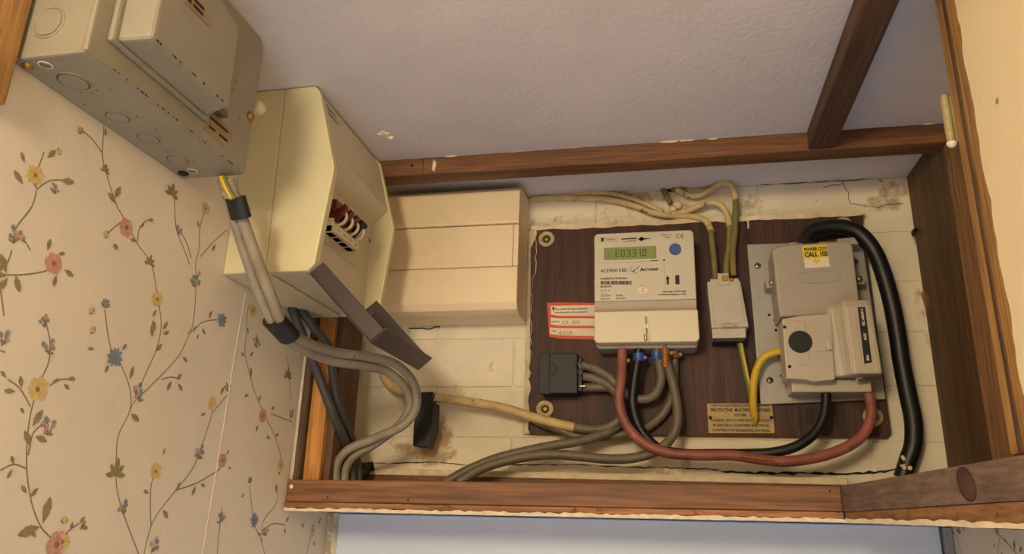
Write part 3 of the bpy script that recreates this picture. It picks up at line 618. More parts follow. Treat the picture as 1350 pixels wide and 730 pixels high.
for k in range(26):
    y = rnd(-.60, -.43); blob(b, (y, IZ0+.0018), lambda a, z, h: (IX+.0026+h, a, z), rnd(.0006, .0026), rnd(.0004, .0011), 'knot_rim', 8, .0002)
for k in range(14): blob(b, (rnd(-.604, -.51), .3178), lambda a, z, h: (-.3554+h, a, z), rnd(.0006, .0022), rnd(.0005, .0014), 'knot_rim', 8, .0002)
for k in range(16):
    blob(b, (rnd(-.445, -.395), rnd(-.60, -.44)), lambda a, z, h: (a, z, IZ0-.0001-h), rnd(.0004, .0012), rnd(.0004, .0012), 'knot_rim', 7, .0002)
obj('paint_chips', b, t, 'dark chips where the grey paint has worn', kind='stuff')
b = B(); b.dome((-.4440, -.6160, IZ0), (0, 0, -1), .0040, 'brass', .8); obj('screw', b, t, 'brass screw')
for (x, y) in ((-.4300, -.6150), (-.4308, -.4385)):
    b = B(); b.dome((x, y, IZ0), (0, 0, -1), .0042, 'steel', .35); b.ring((x, y, IZ0), (0, 0, 1), .0045, .0006, 'white_plastic', 16, 6); obj('screw', b, t, 'steel screw')
b = B(); b.cyl((-.4420, -.4360, IZ0-.0016), (-.4420, -.4360, IZ0+.001), .0048, 'black', 16); obj('grommet', b, t, 'black grommet')
# small ball of sealant between the two boxes
b = B(); b.dome((-.392, -.4075, .3760), (1, -.6, 0), .0075, 'cu_cream', 1.0); b.cyl((-.4515, -.4075, .3760), (-.392, -.4075, .3760), .0062, 'cu_cream', 12)
obj('wall_peg', b, label='rounded cream peg on the wall between switch box and consumer unit', cat='peg')

# ------------------------------------------------------------------ consumer unit on the left wall
t = thing('consumer_unit', (-0.41, -0.241, 0.2255), 'cream consumer unit on the left wall with red switches and open smoked flap', 'consumer unit')
CY0, CY1 = -0.337, -0.149
cap = [(XL+.0003, .2258), (-.3555, .2258), (-.3485, .2330), (-.3385, .3370), (-.3390, .3430), (-.3655, .4350), (-.3720, .4420), (XL+.0003, .4420)]
capA = [(-.4025, .2258)]+cap[1:7]+[(-.4085, .4420)]
b = B(); b.prism([(XL+.0003, .2258), (-.4033, .2258), (-.4093, .4420), (XL+.0003, .4420)], fXZ, CY0, CY1, 'cu_cream', .0010, 1); obj('back_box', b, t, 'cream back box')
b = B(); b.prism(capA, fXZ, CY0-.0006, CY0+.010, 'cu_cream', .0016, 2); obj('end_cap', b, t)
b = B(); b.prism(capA, fXZ, CY1-.008, CY1+.0006, 'cu_cream', .0016, 2); obj('end_cap', b, t)
b = B()   # cover between the caps: sloping brow over a recess
b.prism([(-.4090, .4410), (-.3735, .4410), (-.3670, .4345), (-.3490, .3690), (-.3482, .3650), (-.3690, .3440), (-.3690, .2285), (-.4025, .2285)], fXZ, CY0+.0102, CY1-.0082, 'cu_front', .0008, 1)
cover = obj('cover', b, t)
b = B()
fn = lambda u, v: (-.3670+ (0.4345-(.4290-u*0+v))*0.2748+.0006, CY0+.014+u, .4275+v)
def brow(u, v):       # point on the sloping brow, u along the unit, v up from z=.420
    z = .420+v; return (-.3670+(.4345-z)*.0180/.0655+.0006, CY0+.0140+u, z)
b.text('Crabtree', .0066, lambda u, v: brow(u, v+.0035), 'ink', bold=.02); b.text('Starbreaker', .0058, lambda u, v: brow(u+.003, v-.0035), 'ink', bold=.02)
obj('lettering', b, cover, 'dark maker lettering')
b = B(); b.box(-.3690, -.3675, -.318, -.186, .277, .333, 'cu_front', .0006, 1); obj('recess_panel', b, t)
b = B(); b.cyl((-.3685, -.166, .322), (-.3660, -.166, .322), .0038, 'cu_cream', 14); b.dome((-.3660, -.166, .322), (1, 0, 0), .0032, 'steel', .4); obj('cover_screw', b, t)
# breakers: white bodies with curved sides, red and black toggles
for i in range(4):
    y0 = -.2885+.0164*i
    br = B(); br.box(-.3675, -.3575, y0, y0+.0158, .2865, .3040, 'white_plastic', .0010, 2)
    br.box(-.3675, -.3535, y0, y0+.0158, .2865, .2960, 'white_plastic', .0012, 2)
    bo = obj('breaker', br, t, 'white miniature circuit breaker')
    pl = B(); pl.quad([(-.3532, y, z) for y, z in ((y0+.002, .2885), (y0+.013, .2885), (y0+.013, .2935), (y0+.002, .2935))], 'paper')
    pl.text('B32' if i else 'B6', .0036, lambda u, v: (-.3530, y0+.004+u, .2898+v), 'ink'); obj('rating_label', pl, bo)
    tg = B(); mm = 'black' if i == 3 else 'dark_red'
    tg.prism([(-.3665, .3010), (-.3560, .3000), (-.3505, .3075), (-.3440, .3180), (-.3470, .3215), (-.3540, .3150), (-.3575, .3210), (-.3665, .3230)], fXZ, y0+.0022, y0+.0090, mm, .0010, 2)
    if i < 3: tg.box(-.3672, -.3560, y0-.0002, y0+.0162, .3120, .3265, 'dark_red', .0008, 1)
    else: tg.prism([(-.3480, .3120), (-.3440, .3180), (-.3470, .3215), (-.3520, .3170)], fXZ, y0+.0004, y0+.0156, 'black', .0010, 2)
    obj('toggle', tg, bo, 'black toggle' if i == 3 else 'dark red toggle')
    hk = B(); hk.tube([(-.3570, y0+.0118, .2990), (-.3500, y0+.0120, .3030), (-.3480, y0+.0122, .3100), (-.3520, y0+.0126, .3160), (-.3570, y0+.0128, .3165)], .0020, 'white_plastic', 8, 5)
    obj('guard', hk, bo, 'white curved guard')
# smoked flap hanging open: shallow tray
A = Vector((-.3560, 0, .2245)); Dn = (Vector((-.2830, 0, .1510))-A).normalized(); Un = Vector((.76, 0, .65)).normalized()
FL = (Vector((-.2830, 0, .1510))-A).length
def fp(s_, h, y): q = A+Dn*s_+Un*h; return (q.x, y, q.z)
def fbox(b, s0, s1, h0, h1, y0, y1, m, bev=.0006):
    b.hull8([fp(s0, h0, y0), fp(s1, h0, y0), fp(s1, h0, y1), fp(s0, h0, y1), fp(s0, h1, y0), fp(s1, h1, y0), fp(s1, h1, y1), fp(s0, h1, y1)], m, bev, 1)
fl = B(); fbox(fl, 0, FL, 0, .0018, -.332, -.183, 'smoke'); flap = obj('flap', fl, t, 'smoked plastic flap hanging open')
for (y0, y1) in ((-.332, -.3302), (-.1848, -.183)):
    fl = B(); fbox(fl, 0, FL, .0018, .0185, y0, y1, 'smoke', .0004); obj('side_lip', fl, flap)
fl = B(); fbox(fl, FL-.0018, FL+.0003, -.0002, .0215, -.332, -.183, 'smoke', .0006); obj('front_lip', fl, flap)
fl = B(); q = at(491, 406, -.3325); fl.cyl((q.x, -.3326, q.z-.004), (q.x, -.3305, q.z-.004), .0032, 'black', 14); obj('catch_hole', fl, flap)

# ------------------------------------------------------------------ cream three-band enclosure on the back wall
t = thing('cream_enclosure', (-0.29, -0.035, 0.2485), 'plain cream plastic box with three bands on the back wall', 'enclosure')
EX0, EX1, EY = -.3880, -.1915, -.073
b = B(); b.prism([(-.001, .2490), (-.040, .2490), (EY+.016, .2510), (EY+.006, .2600), (EY+.006, .4270), (-.050, .4330), (-.001, .4385)], fYZ, EX0, EX1, 'cream_box', .0014, 2); obj('body', b, t)
b = B(); b.prism([(EY+.006, .3735), (EY-.002, .3735), (EY-.003, .3765), (EY-.001, .4225), (EY+.008, .4300), (-.040, .4335), (EY+.040, .3735)], fYZ, EX0, EX1+.0008, 'cream_box', .0016, 2); obj('upper_cover', b, t)
b = B(); b.box(EX0, EX1-.0075, EY+.001, EY+.012, .3125, .3725, 'cream_box', .0010, 2); obj('middle_panel', b, t)
b = B(); b.box(EX1-.0070, EX1+.0004, EY+.0008, EY+.012, .3125, .3725, 'cream_box', .0006, 1); obj('corner_strip', b, t)
b = B(); b.prism([(EY+.010, .3115), (EY-.001, .3115), (EY-.002, .3090), (EY-.002, .2615), (EY+.004, .2525), (EY+.016, .2492), (EY+.030, .2492)], fYZ, EX0, EX1+.0008, 'cream_box', .0016, 2); lo = obj('lower_cover', b, t)
q = at(648, 388, EY-.003); b = B()   # faint worn embossing
for k in range(3): b.box(q.x-.008+.006*k, q.x-.005+.006*k, EY-.0025, EY-.0018, q.z-.001, q.z+.002+.001*(k == 0), 'cream_box', .0002, 1)
obj('embossed_mark', b, lo)

# ------------------------------------------------------------------ dark backboard
t = thing('backboard', (0.037, -0.006, 0.0965), 'dark brown stained timber backboard carrying the meter', 'backboard')
BX0, BX1, BZ0, BZ1 = -0.1850, 0.2645, 0.0965, 0.3875
b = B(); random.seed(51); top = []
for i in range(46):
    x = BX0+.014+(BX1-.016-BX0)*i/45; top.append((x, BZ1+rnd(-.0018, .0010)))
b.prism([(BX0+.004, BZ0), (BX1-.006, BZ0), (BX1, BZ0+.006), (BX1-.004, BZ1-.012)]+top[::-1]+[(BX0+.006, BZ1-.014), (BX0, BZ1-.03)], fXZ, -.0125, -.0008, 'board'); obj('panel', b, t)
b = B(); vs = []; K = 40   # cream paint lapped over the top and left edge
for i in range(K+1):
    x = BX0+(BX1-BX0)*i/K; vs += [(x, -.0132, BZ1+.004+rnd(-.001, .001)), (x, -.0132, BZ1-.0008-rnd(0, .0030))]
b.add(vs, [(2*i, 2*i+1, 2*i+3, 2*i+2) for i in range(K)], 'plaster_edge')
vs = []
for i in range(K+1):
    z = BZ0+(BZ1-BZ0)*i/K; vs += [(BX0-.006, -.004, z), (BX0+.001+rnd(0, .004)+(.005 if i > 30 else 0), -.0132, z)]
b.add(vs, [(2*i, 2*i+1, 2*i+3, 2*i+2) for i in range(K)], 'plaster_edge')
for px, py, L in ((932, 296, .010), (986, 295, .013)):
    q = at(px, py, -.0135); b.tube([(q.x, -.0135, q.z+.006), (q.x+.0004, -.0136, q.z), (q.x, -.0136, q.z-L+.006)], .0013, 'plaster_edge', 8, 4)
obj('lapped_paint', b, t, 'cream paint lapped over the board edge')
b = B(); vs = []
for i in range(K+1):
    x = BX0+.006+(BX1-BX0-.010)*i/K; vs += [(x, -.0134, BZ0+.0012+rnd(-.0008, .0014)), (x, -.0050, BZ0-.0012)]
b.add(vs, [(2*i, 2*i+1, 2*i+3, 2*i+2) for i in range(K)], 'wood_weather_z'); obj('worn_edge', b, t)
for (x, z) in ((-.1621, .3702), (-.1603, .1285), (.2456, .1203), (.2364, .3713)):
    b = B(); b.ring((x, -.0150, z), (0, 1, 0), .0090, .0030, 'ring_cream', 28, 8); b.cyl((x, -.0128, z), (x, -.0142, z), .0085, 'hinge_cream', 24)
    r_ = obj('fixing_ring', b, t, 'cream painted fixing ring')
    b = B(); b.cyl((x, -.0143, z), (x, -.0150, z), .0052, 'dark_gap', 18); b.dome((x, -.0148, z), (0, -1, 0), .0035, 'brass', .3); obj('screw', b, r_)

# ------------------------------------------------------------------ electricity meter
t = thing('electricity_meter', (-0.025, -0.04, 0.2045), 'cream prepayment electricity meter with green display and blue button', 'meter')
MX0, MX1, MZ0, MZ1, MY, MS = -.0892, .0405, .2060, .3560, -.0650, .2615
b = B(); b.prism([(MX0, MS), (MX1, MS), (MX1, MZ1-.004), (MX1-.004, MZ1), (MX0+.004, MZ1), (MX0, MZ1-.004)], fXZ, MY, -.0128, 'meter_case', .0020, 3)
case = obj('case', b, t)
b = B(); b.prism([(MY+.0006, .2612), (MY+.0075, .2490), (MY+.0075, .2400), (-.0130, .2400), (-.0130, .2612)], fYZ, MX0+.0002, MX1-.0002, 'meter_waist_shade', .0004, 1)
obj('waist', b, t, 'recessed waist band with its shading in the colour')
b = B(); b.prism([(MX0-.0004, .2100), (MX0+.003, .2062), (MX1-.0022, .2062), (MX1+.0016, .2100), (MX1+.0008, .2475), (MX0, .2475)], fXZ, MY-.0012, MY+.014, 'meter_cover', .0016, 2)
tcov = obj('terminal_cover', b, t)
b = B(); b.prism([(MX0+.001, .2050), (MX0+.004, .2015), (MX1-.004, .2015), (MX1, .2050), (MX1, .2400), (MX0+.001, .2400)], fXZ, MY+.0142, -.0130, 'meter_grey', .0016, 2); obj('terminal_block', b, t, 'grey terminal block')
F = lambda x, z, h=1: (x, MY-.0002-.0001*h, z)
def mp_(px, py): q = at(px, py, MY); return q.x, q.z
b = B(); x0, z0 = mp_(796, 343); x1, z1 = mp_(865, 324)
b.box(x0, x1, MY-.0006, MY+.002, z0, z1, 'lcd', .0003, 1); lcd = obj('display', b, t, 'green liquid crystal display')
seg = {'E': 'adefg', '0': 'abcdef', '3': 'abcdg', '1': 'bc', 'L': 'adefg'}
def seven(b, ch, x, z, w_, h, m):
    sw = .0011
    R_ = {'a': (x, x+w_, z+h-sw, z+h), 'd': (x, x+w_, z, z+sw), 'g': (x, x+w_*.9, z+h/2-sw/2, z+h/2+sw/2), 'f': (x, x+sw, z+h/2, z+h), 'e': (x, x+sw, z, z+h/2), 'b': (x+w_-sw, x+w_, z+h/2, z+h), 'c': (x+w_-sw, x+w_, z, z+h/2)}
    for k in seg[ch]:
        a0, a1, c0, c1 = R_[k]; b.quad([(a0, MY-.0008, c0), (a1, MY-.0008, c0), (a1, MY-.0008, c1), (a0, MY-.0008, c1)], m)
b = B(); xx = x0+.0155
for ch in 'E033':
    seven(b, ch, xx, z0+.0035, .0050, .0098, 'lcd_ink'); xx += .0073
b.quad([(xx-.0008, MY-.0008, z0+.0035), (xx, MY-.0008, z0+.0035), (xx, MY-.0008, z0+.0045), (xx-.0008, MY-.0008, z0+.0045)], 'lcd_ink')
seven(b, '1', xx-.0012, z0+.0035, .0050, .0098, 'lcd_ink'); xx += .0061; seven(b, '0', xx, z0+.0035, .0050, .0098, 'lcd_ink')
for k in range(4): b.quad([(x0+.004+.0017*k, MY-.0008, z0+.002), (x0+.0045+.0017*k, MY-.0008, z0+.002), (x0+.0045+.0017*k, MY-.0008, z0+.0135), (x0+.004+.0017*k, MY-.0008, z0+.0135)], 'cable_olive')
obj('digits', b, lcd, 'dark display digits')
b = B(); bx, bz = mp_(890, 329); b.cyl((bx, MY-.0032, bz), (bx, MY+.001, bz), .0076, 'blue_plastic', 28); b.ring((bx, MY-.0002, bz), (0, 1, 0), .0082, .0006, 'white_plastic', 28, 6); obj('button', b, t, 'round blue button')
b = B(); kx, kz = mp_(893, 369)
b.prism([(kx+.0048*math.cos(i*math.pi/12), kz+(.0062 if math.sin(i*math.pi/12) >= 0 else -.0062)+.0048*math.sin(i*math.pi/12)) for i in range(24)], fXZ, MY-.0012, MY+.001, 'meter_case', 0)
b.box(kx-.0026, kx+.0026, MY-.0016, MY, kz-.0062, kz+.0062, 'black', .0004, 1); obj('key_slot', b, t, 'dark key slot')
b = B()    # all the printing on the face
def T(s_, px, py, size, al='LEFT', sx=1.0, bold=.0, m='ink'):
    x, z = mp_(px, py); b.text(s_, size, lambda u, v: F(x+u, z+v, 2), m, al, sx, bold)
def rect(pxa, pya, pxb, pyb, m='ink'):
    xa, za = mp_(pxa, pya); xb, zb = mp_(pxb, pyb); b.quad([F(xa, za, 2), F(xb, za, 2), F(xb, zb, 2), F(xa, zb, 2)], m)
T('Talexus', 797.5, 317, .0045, sx=.95)
xa, za = mp_(791, 319.5); xb, zb = mp_(815, 312.5)
for (u0, u1, v0, v1) in ((xa, xb, za, za+.0003), (xa, xb, zb-.0003, zb), (xa, xa+.0003, za, zb), (xb-.0003, xb, za, zb)): b.quad([F(u0, v0, 2), F(u1, v0, 2), F(u1, v1, 2), F(u0, v1, 2)], 'ink_soft')
rect(792.5, 318.5, 796, 313.2)
# key symbol
kx0, kz0 = mp_(819, 316.5); kx1, _ = mp_(860, 315)
b.quad([F(kx0, kz0+.0006, 2), F(kx0+.019, kz0+.0006, 2), F(kx0+.021, kz0+.0016, 2), F(kx0+.019, kz0+.0026, 2), F(kx0, kz0+.0020, 2)], 'ink')
b.quad([F(kx0, kz0-.0016, 2), F(kx0+.004, kz0-.0026, 2), F(kx0+.019, kz0-.0020, 2), F(kx0+.022, kz0-.0002, 2), F(kx0+.020, kz0-.0010, 2), F(kx0+.004, kz0-.0018, 2)], 'ink')
b.quad([F(kx0+.0265+.0030*math.cos(i*math.pi/8), kz0+.0004+.0030*math.sin(i*math.pi/8), 2) for i in range(16)], 'ink')
b.quad([F(kx0+.0205, kz0+.0003, 2), F(kx0+.0265, kz0-.0010, 2), F(kx1, kz0+.0004, 2), F(kx0+.0265, kz0+.0018, 2)], 'ink')
T('Made in UK', 872, 310.6, .0028, bold=.01); T('2007', 877, 314, .0030, bold=.01)
# CE mark drawn as arcs
for cx_px, bar in ((895, False), (900.5, True)):
    cx, cz = mp_(cx_px, 311); R_ = .0031
    o_ = [(cx+R_*math.cos(a), cz+R_*math.sin(a)) for a in [math.radians(70+22*i) for i in range(11)]]; i_ = [(cx+(R_-.0009)*math.cos(a), cz+(R_-.0009)*math.sin(a)) for a in [math.radians(70+22*i) for i in range(11)]]
    b.add([F(*q, 2) for q in o_+i_], [(i, i+1, 12+i, 11+i) for i in range(10)], 'ink')
    if bar: b.quad([F(cx-R_, cz-.0004, 2), F(cx, cz-.0004, 2), F(cx, cz+.0004, 2), F(cx-R_, cz+.0004, 2)], 'ink')
T('ACE9000 KBD', 792, 359, .0062, bold=.008, sx=.92); T('A', 844, 357.2, .0064, bold=.035, sx=1.1); T('CTARIS', 848.6, 357, .0047, bold=.04, sx=1.2)
q0 = [mp_(833.5+2.2*math.cos(a), 355+3.0*math.sin(a)) for a in [i*.5 for i in range(11)]]
for i in range(10): b.tube([F(*q0[i], 1), F(*q0[i+1], 1)], .00025, 'ink', 5, 1)
p0, p1 = mp_(834, 358.5), mp_(843, 351); b.tube([F(*p0, 1), F(*p1, 1)], .0003, 'ink', 5, 1)
p0, p1 = mp_(834, 357), mp_(840, 361.5); b.tube([F(*p0, 1), F(*p1, 1)], .0003, 'ink', 5, 1)
T('Installed by OnStream', 791.5, 368.5, .0037, bold=.025, sx=1.05)
random.seed(61); px = 792.0
while px < 832:
    wd = random.choice((.35, .6, .9)); rect(px, 375, px+wd, 370.3); px += wd+random.choice((.3, .45, .7))
T('B07I03392', 791.5, 379, .0034, bold=.02); T('M  O  2', 792, 384.5, .0036); T('No of wires', 791.8, 388.2, .0020); T('1000 imp/kWh', 791.8, 390.8, .0022, bold=.01); T('BSEN61036', 791.8, 395, .0025, bold=.01)
T('20-80A', 812, 390.5, .0030, bold=.01); T('230V 50Hz', 812, 394.5, .0028, bold=.01)
sx_, sz_ = mp_(847.5, 381); b.quad([F(sx_+.0064*math.cos(i*math.pi/12), sz_+.0064*math.sin(i*math.pi/12), 2) for i in range(24)], 'paper')
for k in range(9):
    a = math.radians(25+16.5*k); cx, cz = sx_+.0050*math.cos(a), sz_+.0050*math.sin(a); b.quad([F(cx-.0004, cz-.0006, 3), F(cx+.0005, cz-.0006, 3), F(cx+.0005, cz+.0006, 3), F(cx-.0004, cz+.0006, 3)], 'ink_soft')
b.text('14', .0032, lambda u, v: F(sx_+u, sz_+.0002+v, 3), 'ink', 'CENTER'); b.text('07', .0032, lambda u, v: F(sx_+u, sz_-.0038+v, 3), 'ink', 'CENTER')
T('Insert key to add credit', 904.5, 384.5, .0030, 'RIGHT', bold=.03, sx=1.02); T('or activate emergency credit', 904.8, 388.3, .0030, 'RIGHT', bold=.03, sx=1.02)
ax, az = mp_(880.5, 374); b.quad([F(ax-.0014, az-.001, 2), F(ax+.0014, az-.001, 2), F(ax+.0012, az+.007, 2), F(ax-.0012, az+.007, 2)], 'ink'); b.quad([F(ax-.0028, az+.006, 2), F(ax+.0028, az+.006, 2), F(ax, az+.0115, 2)], 'ink')
rect(858, 344, 868, 342.8); dx_, dz_ = mp_(875.5, 342.8); b.quad([F(dx_+.0014*math.cos(i*math.pi/6), dz_+.0014*math.sin(i*math.pi/6), 2) for i in range(12)], 'ink')
for (a, c) in (((875.2, 344), (877.2, 376)), ((794, 347), (866, 344)), ((829, 352), (828.7, 347.5))):
    p0, p1 = mp_(*a), mp_(*c); b.tube([F(*p0, 0), F(*p1, 0)], .00018, 'ink_soft', 4, 1)
obj('printing', b, case, 'dark printed lettering and symbols')
# cover seal screw with wire
b = B(); q = at(852, 430, MY-.0015)
b.cyl((q.x, MY-.0040, q.z), (q.x, MY, q.z), .0034, 'steel', 16); b.box(q.x-.0004, q.x+.0004, MY-.0044, MY-.0036, q.z-.003, q.z+.003, 'dark_gap'); obj('screw', b, tcov, 'steel cover screw')
b = B(); b.box(q.x-.0013, q.x+.0013, MY-.0018, MY-.0010, q.z+.0030, q.z+.0130, 'meter_grey', .0003, 1); obj('slot', b, tcov)
b = B(); b.tube([(q.x, MY-.003, q.z-.003), (q.x+.0006, MY-.004, q.z-.008), (q.x-.0004, MY-.0035, q.z-.014)], .0007, 'steel', 6, 4); b.box(q.x-.0030, q.x+.0006, MY-.0055, MY-.0022, q.z-.0190, q.z-.0110, 'brass', .0008, 1); b.box(q.x+.0010, q.x+.0034, MY-.0040, MY-.0016, q.z-.0200, q.z-.0090, 'paper', .0006, 1); obj('lead_seal', b, tcov, 'wire and lead seal')
# ------------------------------------------------------------------ red test label tucked beside the meter
b = B(); fS = lambda x, z, h=0: (x, -.0131-.00012*h-.0015*max(0, (-.150-x)/.01), z)
def S_(px, py): q = at(px, py, -.0135); return q.x, q.z
def qS(b, pts, m, h):
    b.quad([fS(*S_(*p), h) for p in pts], m)
b.prism([S_(721, 399), S_(736, 398.5), S_(787, 399), S_(787, 447.5), S_(740, 446.5), S_(724, 443.5)], fXZ, -.0134, -.0127, 'red_label')
qS2 = lambda pts, m, h: b.quad([(S_(*p)[0], -.0135-.0001*h, S_(*p)[1]) for p in pts], m)
qS2([(726, 403), (787, 402), (787, 416.5), (736, 416), (726, 414.5)], 'paper', 1); qS2([(726, 418.5), (736, 419.5), (787, 419.5), (787, 429.5), (736, 429), (726, 427.5)], 'paper', 1); qS2([(725, 431.5), (736, 432.5), (787, 432.5), (787, 443), (740, 442), (725, 440)], 'paper', 1)
qS2([(727.5, 405), (731, 404.5), (730.5, 411)], 'ink', 2)
def TS(s_, px, py, size, bold=.02): x, z = S_(px, py); b.text(s_, size, lambda u, v: (x+u, -.0138, z+v), 'ink', bold=bold)
TS('The meter has been checked &', 731.5, 408.5, .0036); TS('reconfirmed for correct polarity', 731.5, 412.8, .0034); TS('Seal No.', 727, 424.8, .0034); TS('Date', 727, 437, .0034)
x, z = S_(741, 427.5); b.text('CR  003', .0072, lambda u, v: (x+u, -.0138, z+v), 'ink_soft'); x, z = S_(737, 441); b.text('8/2/08', .0072, lambda u, v: (x+u, -.0138, z+v), 'ink_soft')
obj('test_label', b, label='red bordered white test label stuck left of the meter', cat='label')

# ------------------------------------------------------------------ brass earthing notice plate
t = thing('notice_plate', (0.09, -0.013, 0.099), 'small brass notice plate about protective multiple earthing', 'sign')
b = B(); b.prism([S_(932, 531.5), S_(1018, 531.5), S_(1021.5, 571), S_(934, 571)], fXZ, -.0140, -.0128, 'brass_plate', .0003, 1); plate = obj('plate', b, t)
b = B()
def TB(s_, px, py, size, sx=1.0, bold=.03): x, z = S_(px, py); b.text(s_, size, lambda u, v: (x+u, -.0142, z+v), 'ink', 'CENTER', sx, bold)
TB('THIS INSTALLATION IS CONNECTED TO A', 975, 535.8, .0040, .92); TB('PROTECTIVE  MULTIPLE  EARTHED', 976, 542.3, .0052, .90, .04); TB('SYSTEM.', 976, 548.6, .0046, .92); TB('CONSULT SOUTH WESTERN ELECTRICITY', 977, 555.6, .0042, .92); TB('BOARD OR A CHARTERED ELECTRICAL', 977, 562.0, .0042, .92); TB('CONTRACTOR REGARDING EARTHING', 977, 568.6, .0042, .92)
obj('lettering', b, plate, 'dark stamped capitals')
for px, py in ((936.5, 550.5), (1017, 550.2)):
    x, z = S_(px, py); b = B(); b.dome((x, -.0140, z), (0, -1, 0), .0023, 'dark_gap', .5, 12); obj('pin', b, t)

# ------------------------------------------------------------------ earth terminal block
t = thing('earth_terminal', (0.08, -0.03, 0.218), 'pale grey earth terminal block right of the meter', 'terminal block')
TY = -.046
q = [at(px, py, TY) for px, py in ((932, 371), (976, 369), (987, 426), (938, 432))]
b = B(); b.hull8([(q[3].x, TY, q[3].z), (q[2].x, TY, q[3].z+.0005), (q[2].x, -.0130, q[3].z), (q[3].x, -.0130, q[3].z), (q[0].x, TY, q[0].z), (q[1].x, TY, q[0].z), (q[1].x, -.0130, q[0].z), (q[0].x, -.0130, q[0].z)], 'terminal_grey', .0016, 2); lidt = obj('cover', b, t)
b = B(); b.box(.0588, .1005, -.042, -.0130, .2155, .2285, 'terminal_grey', .0015, 2); obj('base', b, t)
b = B(); b.box(.0600, .0990, -.040, -.0135, .2110, .2156, 'black', .0008, 1); obj('shadow_slot', b, t, 'cable slot with its shade drawn black')  # solid black block paints the shade inside the slot
b = B()
for px, py in ((947, 380), (967, 378)):
    a = at(px, py, TY); b.prism([(a.x-.0013, a.z+.006), (a.x+.0013, a.z+.006), (a.x+.0004, a.z-.018), (a.x-.0002, a.z-.018)], fXZ, TY-.0009, TY+.001, 'terminal_grey', 0)
b.prism([(.0595, .2930), (.0950, .2930), (.0995, .2340), (.0615, .2320)], fXZ, TY-.0008, TY+.001, 'terminal_grey', .0004, 1)
obj('cover_ridge', b, lidt)
b = B(); b.box(.0690, .0830, TY-.0030, TY+.004, .2835, .3000, 'terminal_grey', .0010, 2); obj('tab', b, t)
b = B(); b.box(.0745, .0815, TY-.0045, TY-.001, .2890, .2965, 'brass', .0008, 1); b.dome((.0865, TY-.001, .2915), (0, -1, 0), .0028, 'brass', .8); obj('seal', b, t, 'small brassy seal')
b = B(); b.tube([(.0715, TY-.001, .2312), (.0755, TY-.003, .2298), (.0850, TY-.003, .2298), (.0885, TY-.001, .2312)], .0016, 'terminal_grey', 8, 5); obj('latch', b, t)

# ------------------------------------------------------------------ grey metal backplate and the cut-out
t = thing('metal_backplate', (0.185, -0.017, 0.136), 'flat grey metal plate behind the supply cut-out', 'plate')
q = [at(px, py, -.0205) for px, py in ((985, 322), (1128, 317), (1139, 331), (1168, 526), (1003, 533))]
b = B(); b.prism([(p.x, p.z) for p in q], fXZ, -.0205, -.0128, 'plate_grey', .0010, 2); obj('plate', b, t)
for px, py in ((999, 350), (1015, 501), (1127, 345)):
    p = at(px, py, -.0205); b = B(); b.dome((p.x, -.0205, p.z), (0, -1, 0), .0044, 'steel', .45); b.box(p.x-.003, p.x+.003, -.0232, -.0222, p.z-.0005, p.z+.0005, 'dark_gap'); b.box(p.x-.0005, p.x+.0005, -.0232, -.0222, p.z-.003, p.z+.003, 'dark_gap'); obj('screw', b, t, 'steel screw')
for px, py in ((1014, 415), (1021, 422), (1023, 435), (1027, 469), (1030, 495)):
    p = at(px, py, -.0205); b = B(); b.cyl((p.x, -.0208, p.z), (p.x, -.0200, p.z), .0019, 'dark_gap', 10); obj('hole', b, t)

t = thing('supply_cutout', (0.19, -0.05, 0.147), 'grey supply cut-out with yellow power cut sticker and black fuse label', 'cut-out')
def poly_at(pts, Y): return [(at(px, py, Y).x, at(px, py, Y).z) for px, py in pts]
UY = -.070
b = B(); b.prism(poly_at([(1018, 328), (1035, 322), (1117, 318), (1124, 322), (1135, 412), (1028, 418), (1025, 395)], UY), fXZ, UY, -.0208, 'cutout_grey', .0030, 3); up = obj('upper_housing', b, t)
b = B(); b.prism(poly_at([(1040, 318), (1052, 317), (1052, 325), (1040, 326)], UY), fXZ, UY+.004, -.030, 'cutout_grey', .001, 1); obj('top_tab', b, t); b = B(); b.prism(poly_at([(1103, 315), (1126, 313), (1132, 322), (1103, 324)], UY+.02), fXZ, UY+.018, -.021, 'cutout_grey', .001, 1); obj('top_tab', b, t)
for px, py, s_ in ((1018, 372, -1), (1133, 367, 1)):
    p = at(px, py, -.050); b = B(); b.box(p.x-.007, p.x+.007, -.046, -.0208, p.z-.006, p.z+.006, 'cutout_grey', .0018, 2); b.cyl((p.x, -.0500, p.z), (p.x, -.046, p.z), .0042, 'steel', 14); b.dome((p.x, -.0500, p.z), (0, -1, 0), .0036, 'steel', .5); obj('fixing_lug', b, t, 'fixing lug with screw')
b = B(); fu = lambda px, py, h=1: (at(px, py, UY).x, UY-.0001-.0001*h, at(px, py, UY).z)
b.quad([fu(*p) for p in ((1057, 324), (1090.5, 322), (1094, 351.5), (1061.5, 353.5))], 'paper'); b.quad([fu(*p, 2) for p in ((1057, 324), (1090.5, 322), (1092, 339), (1059, 341.5))], 'yellow_label')
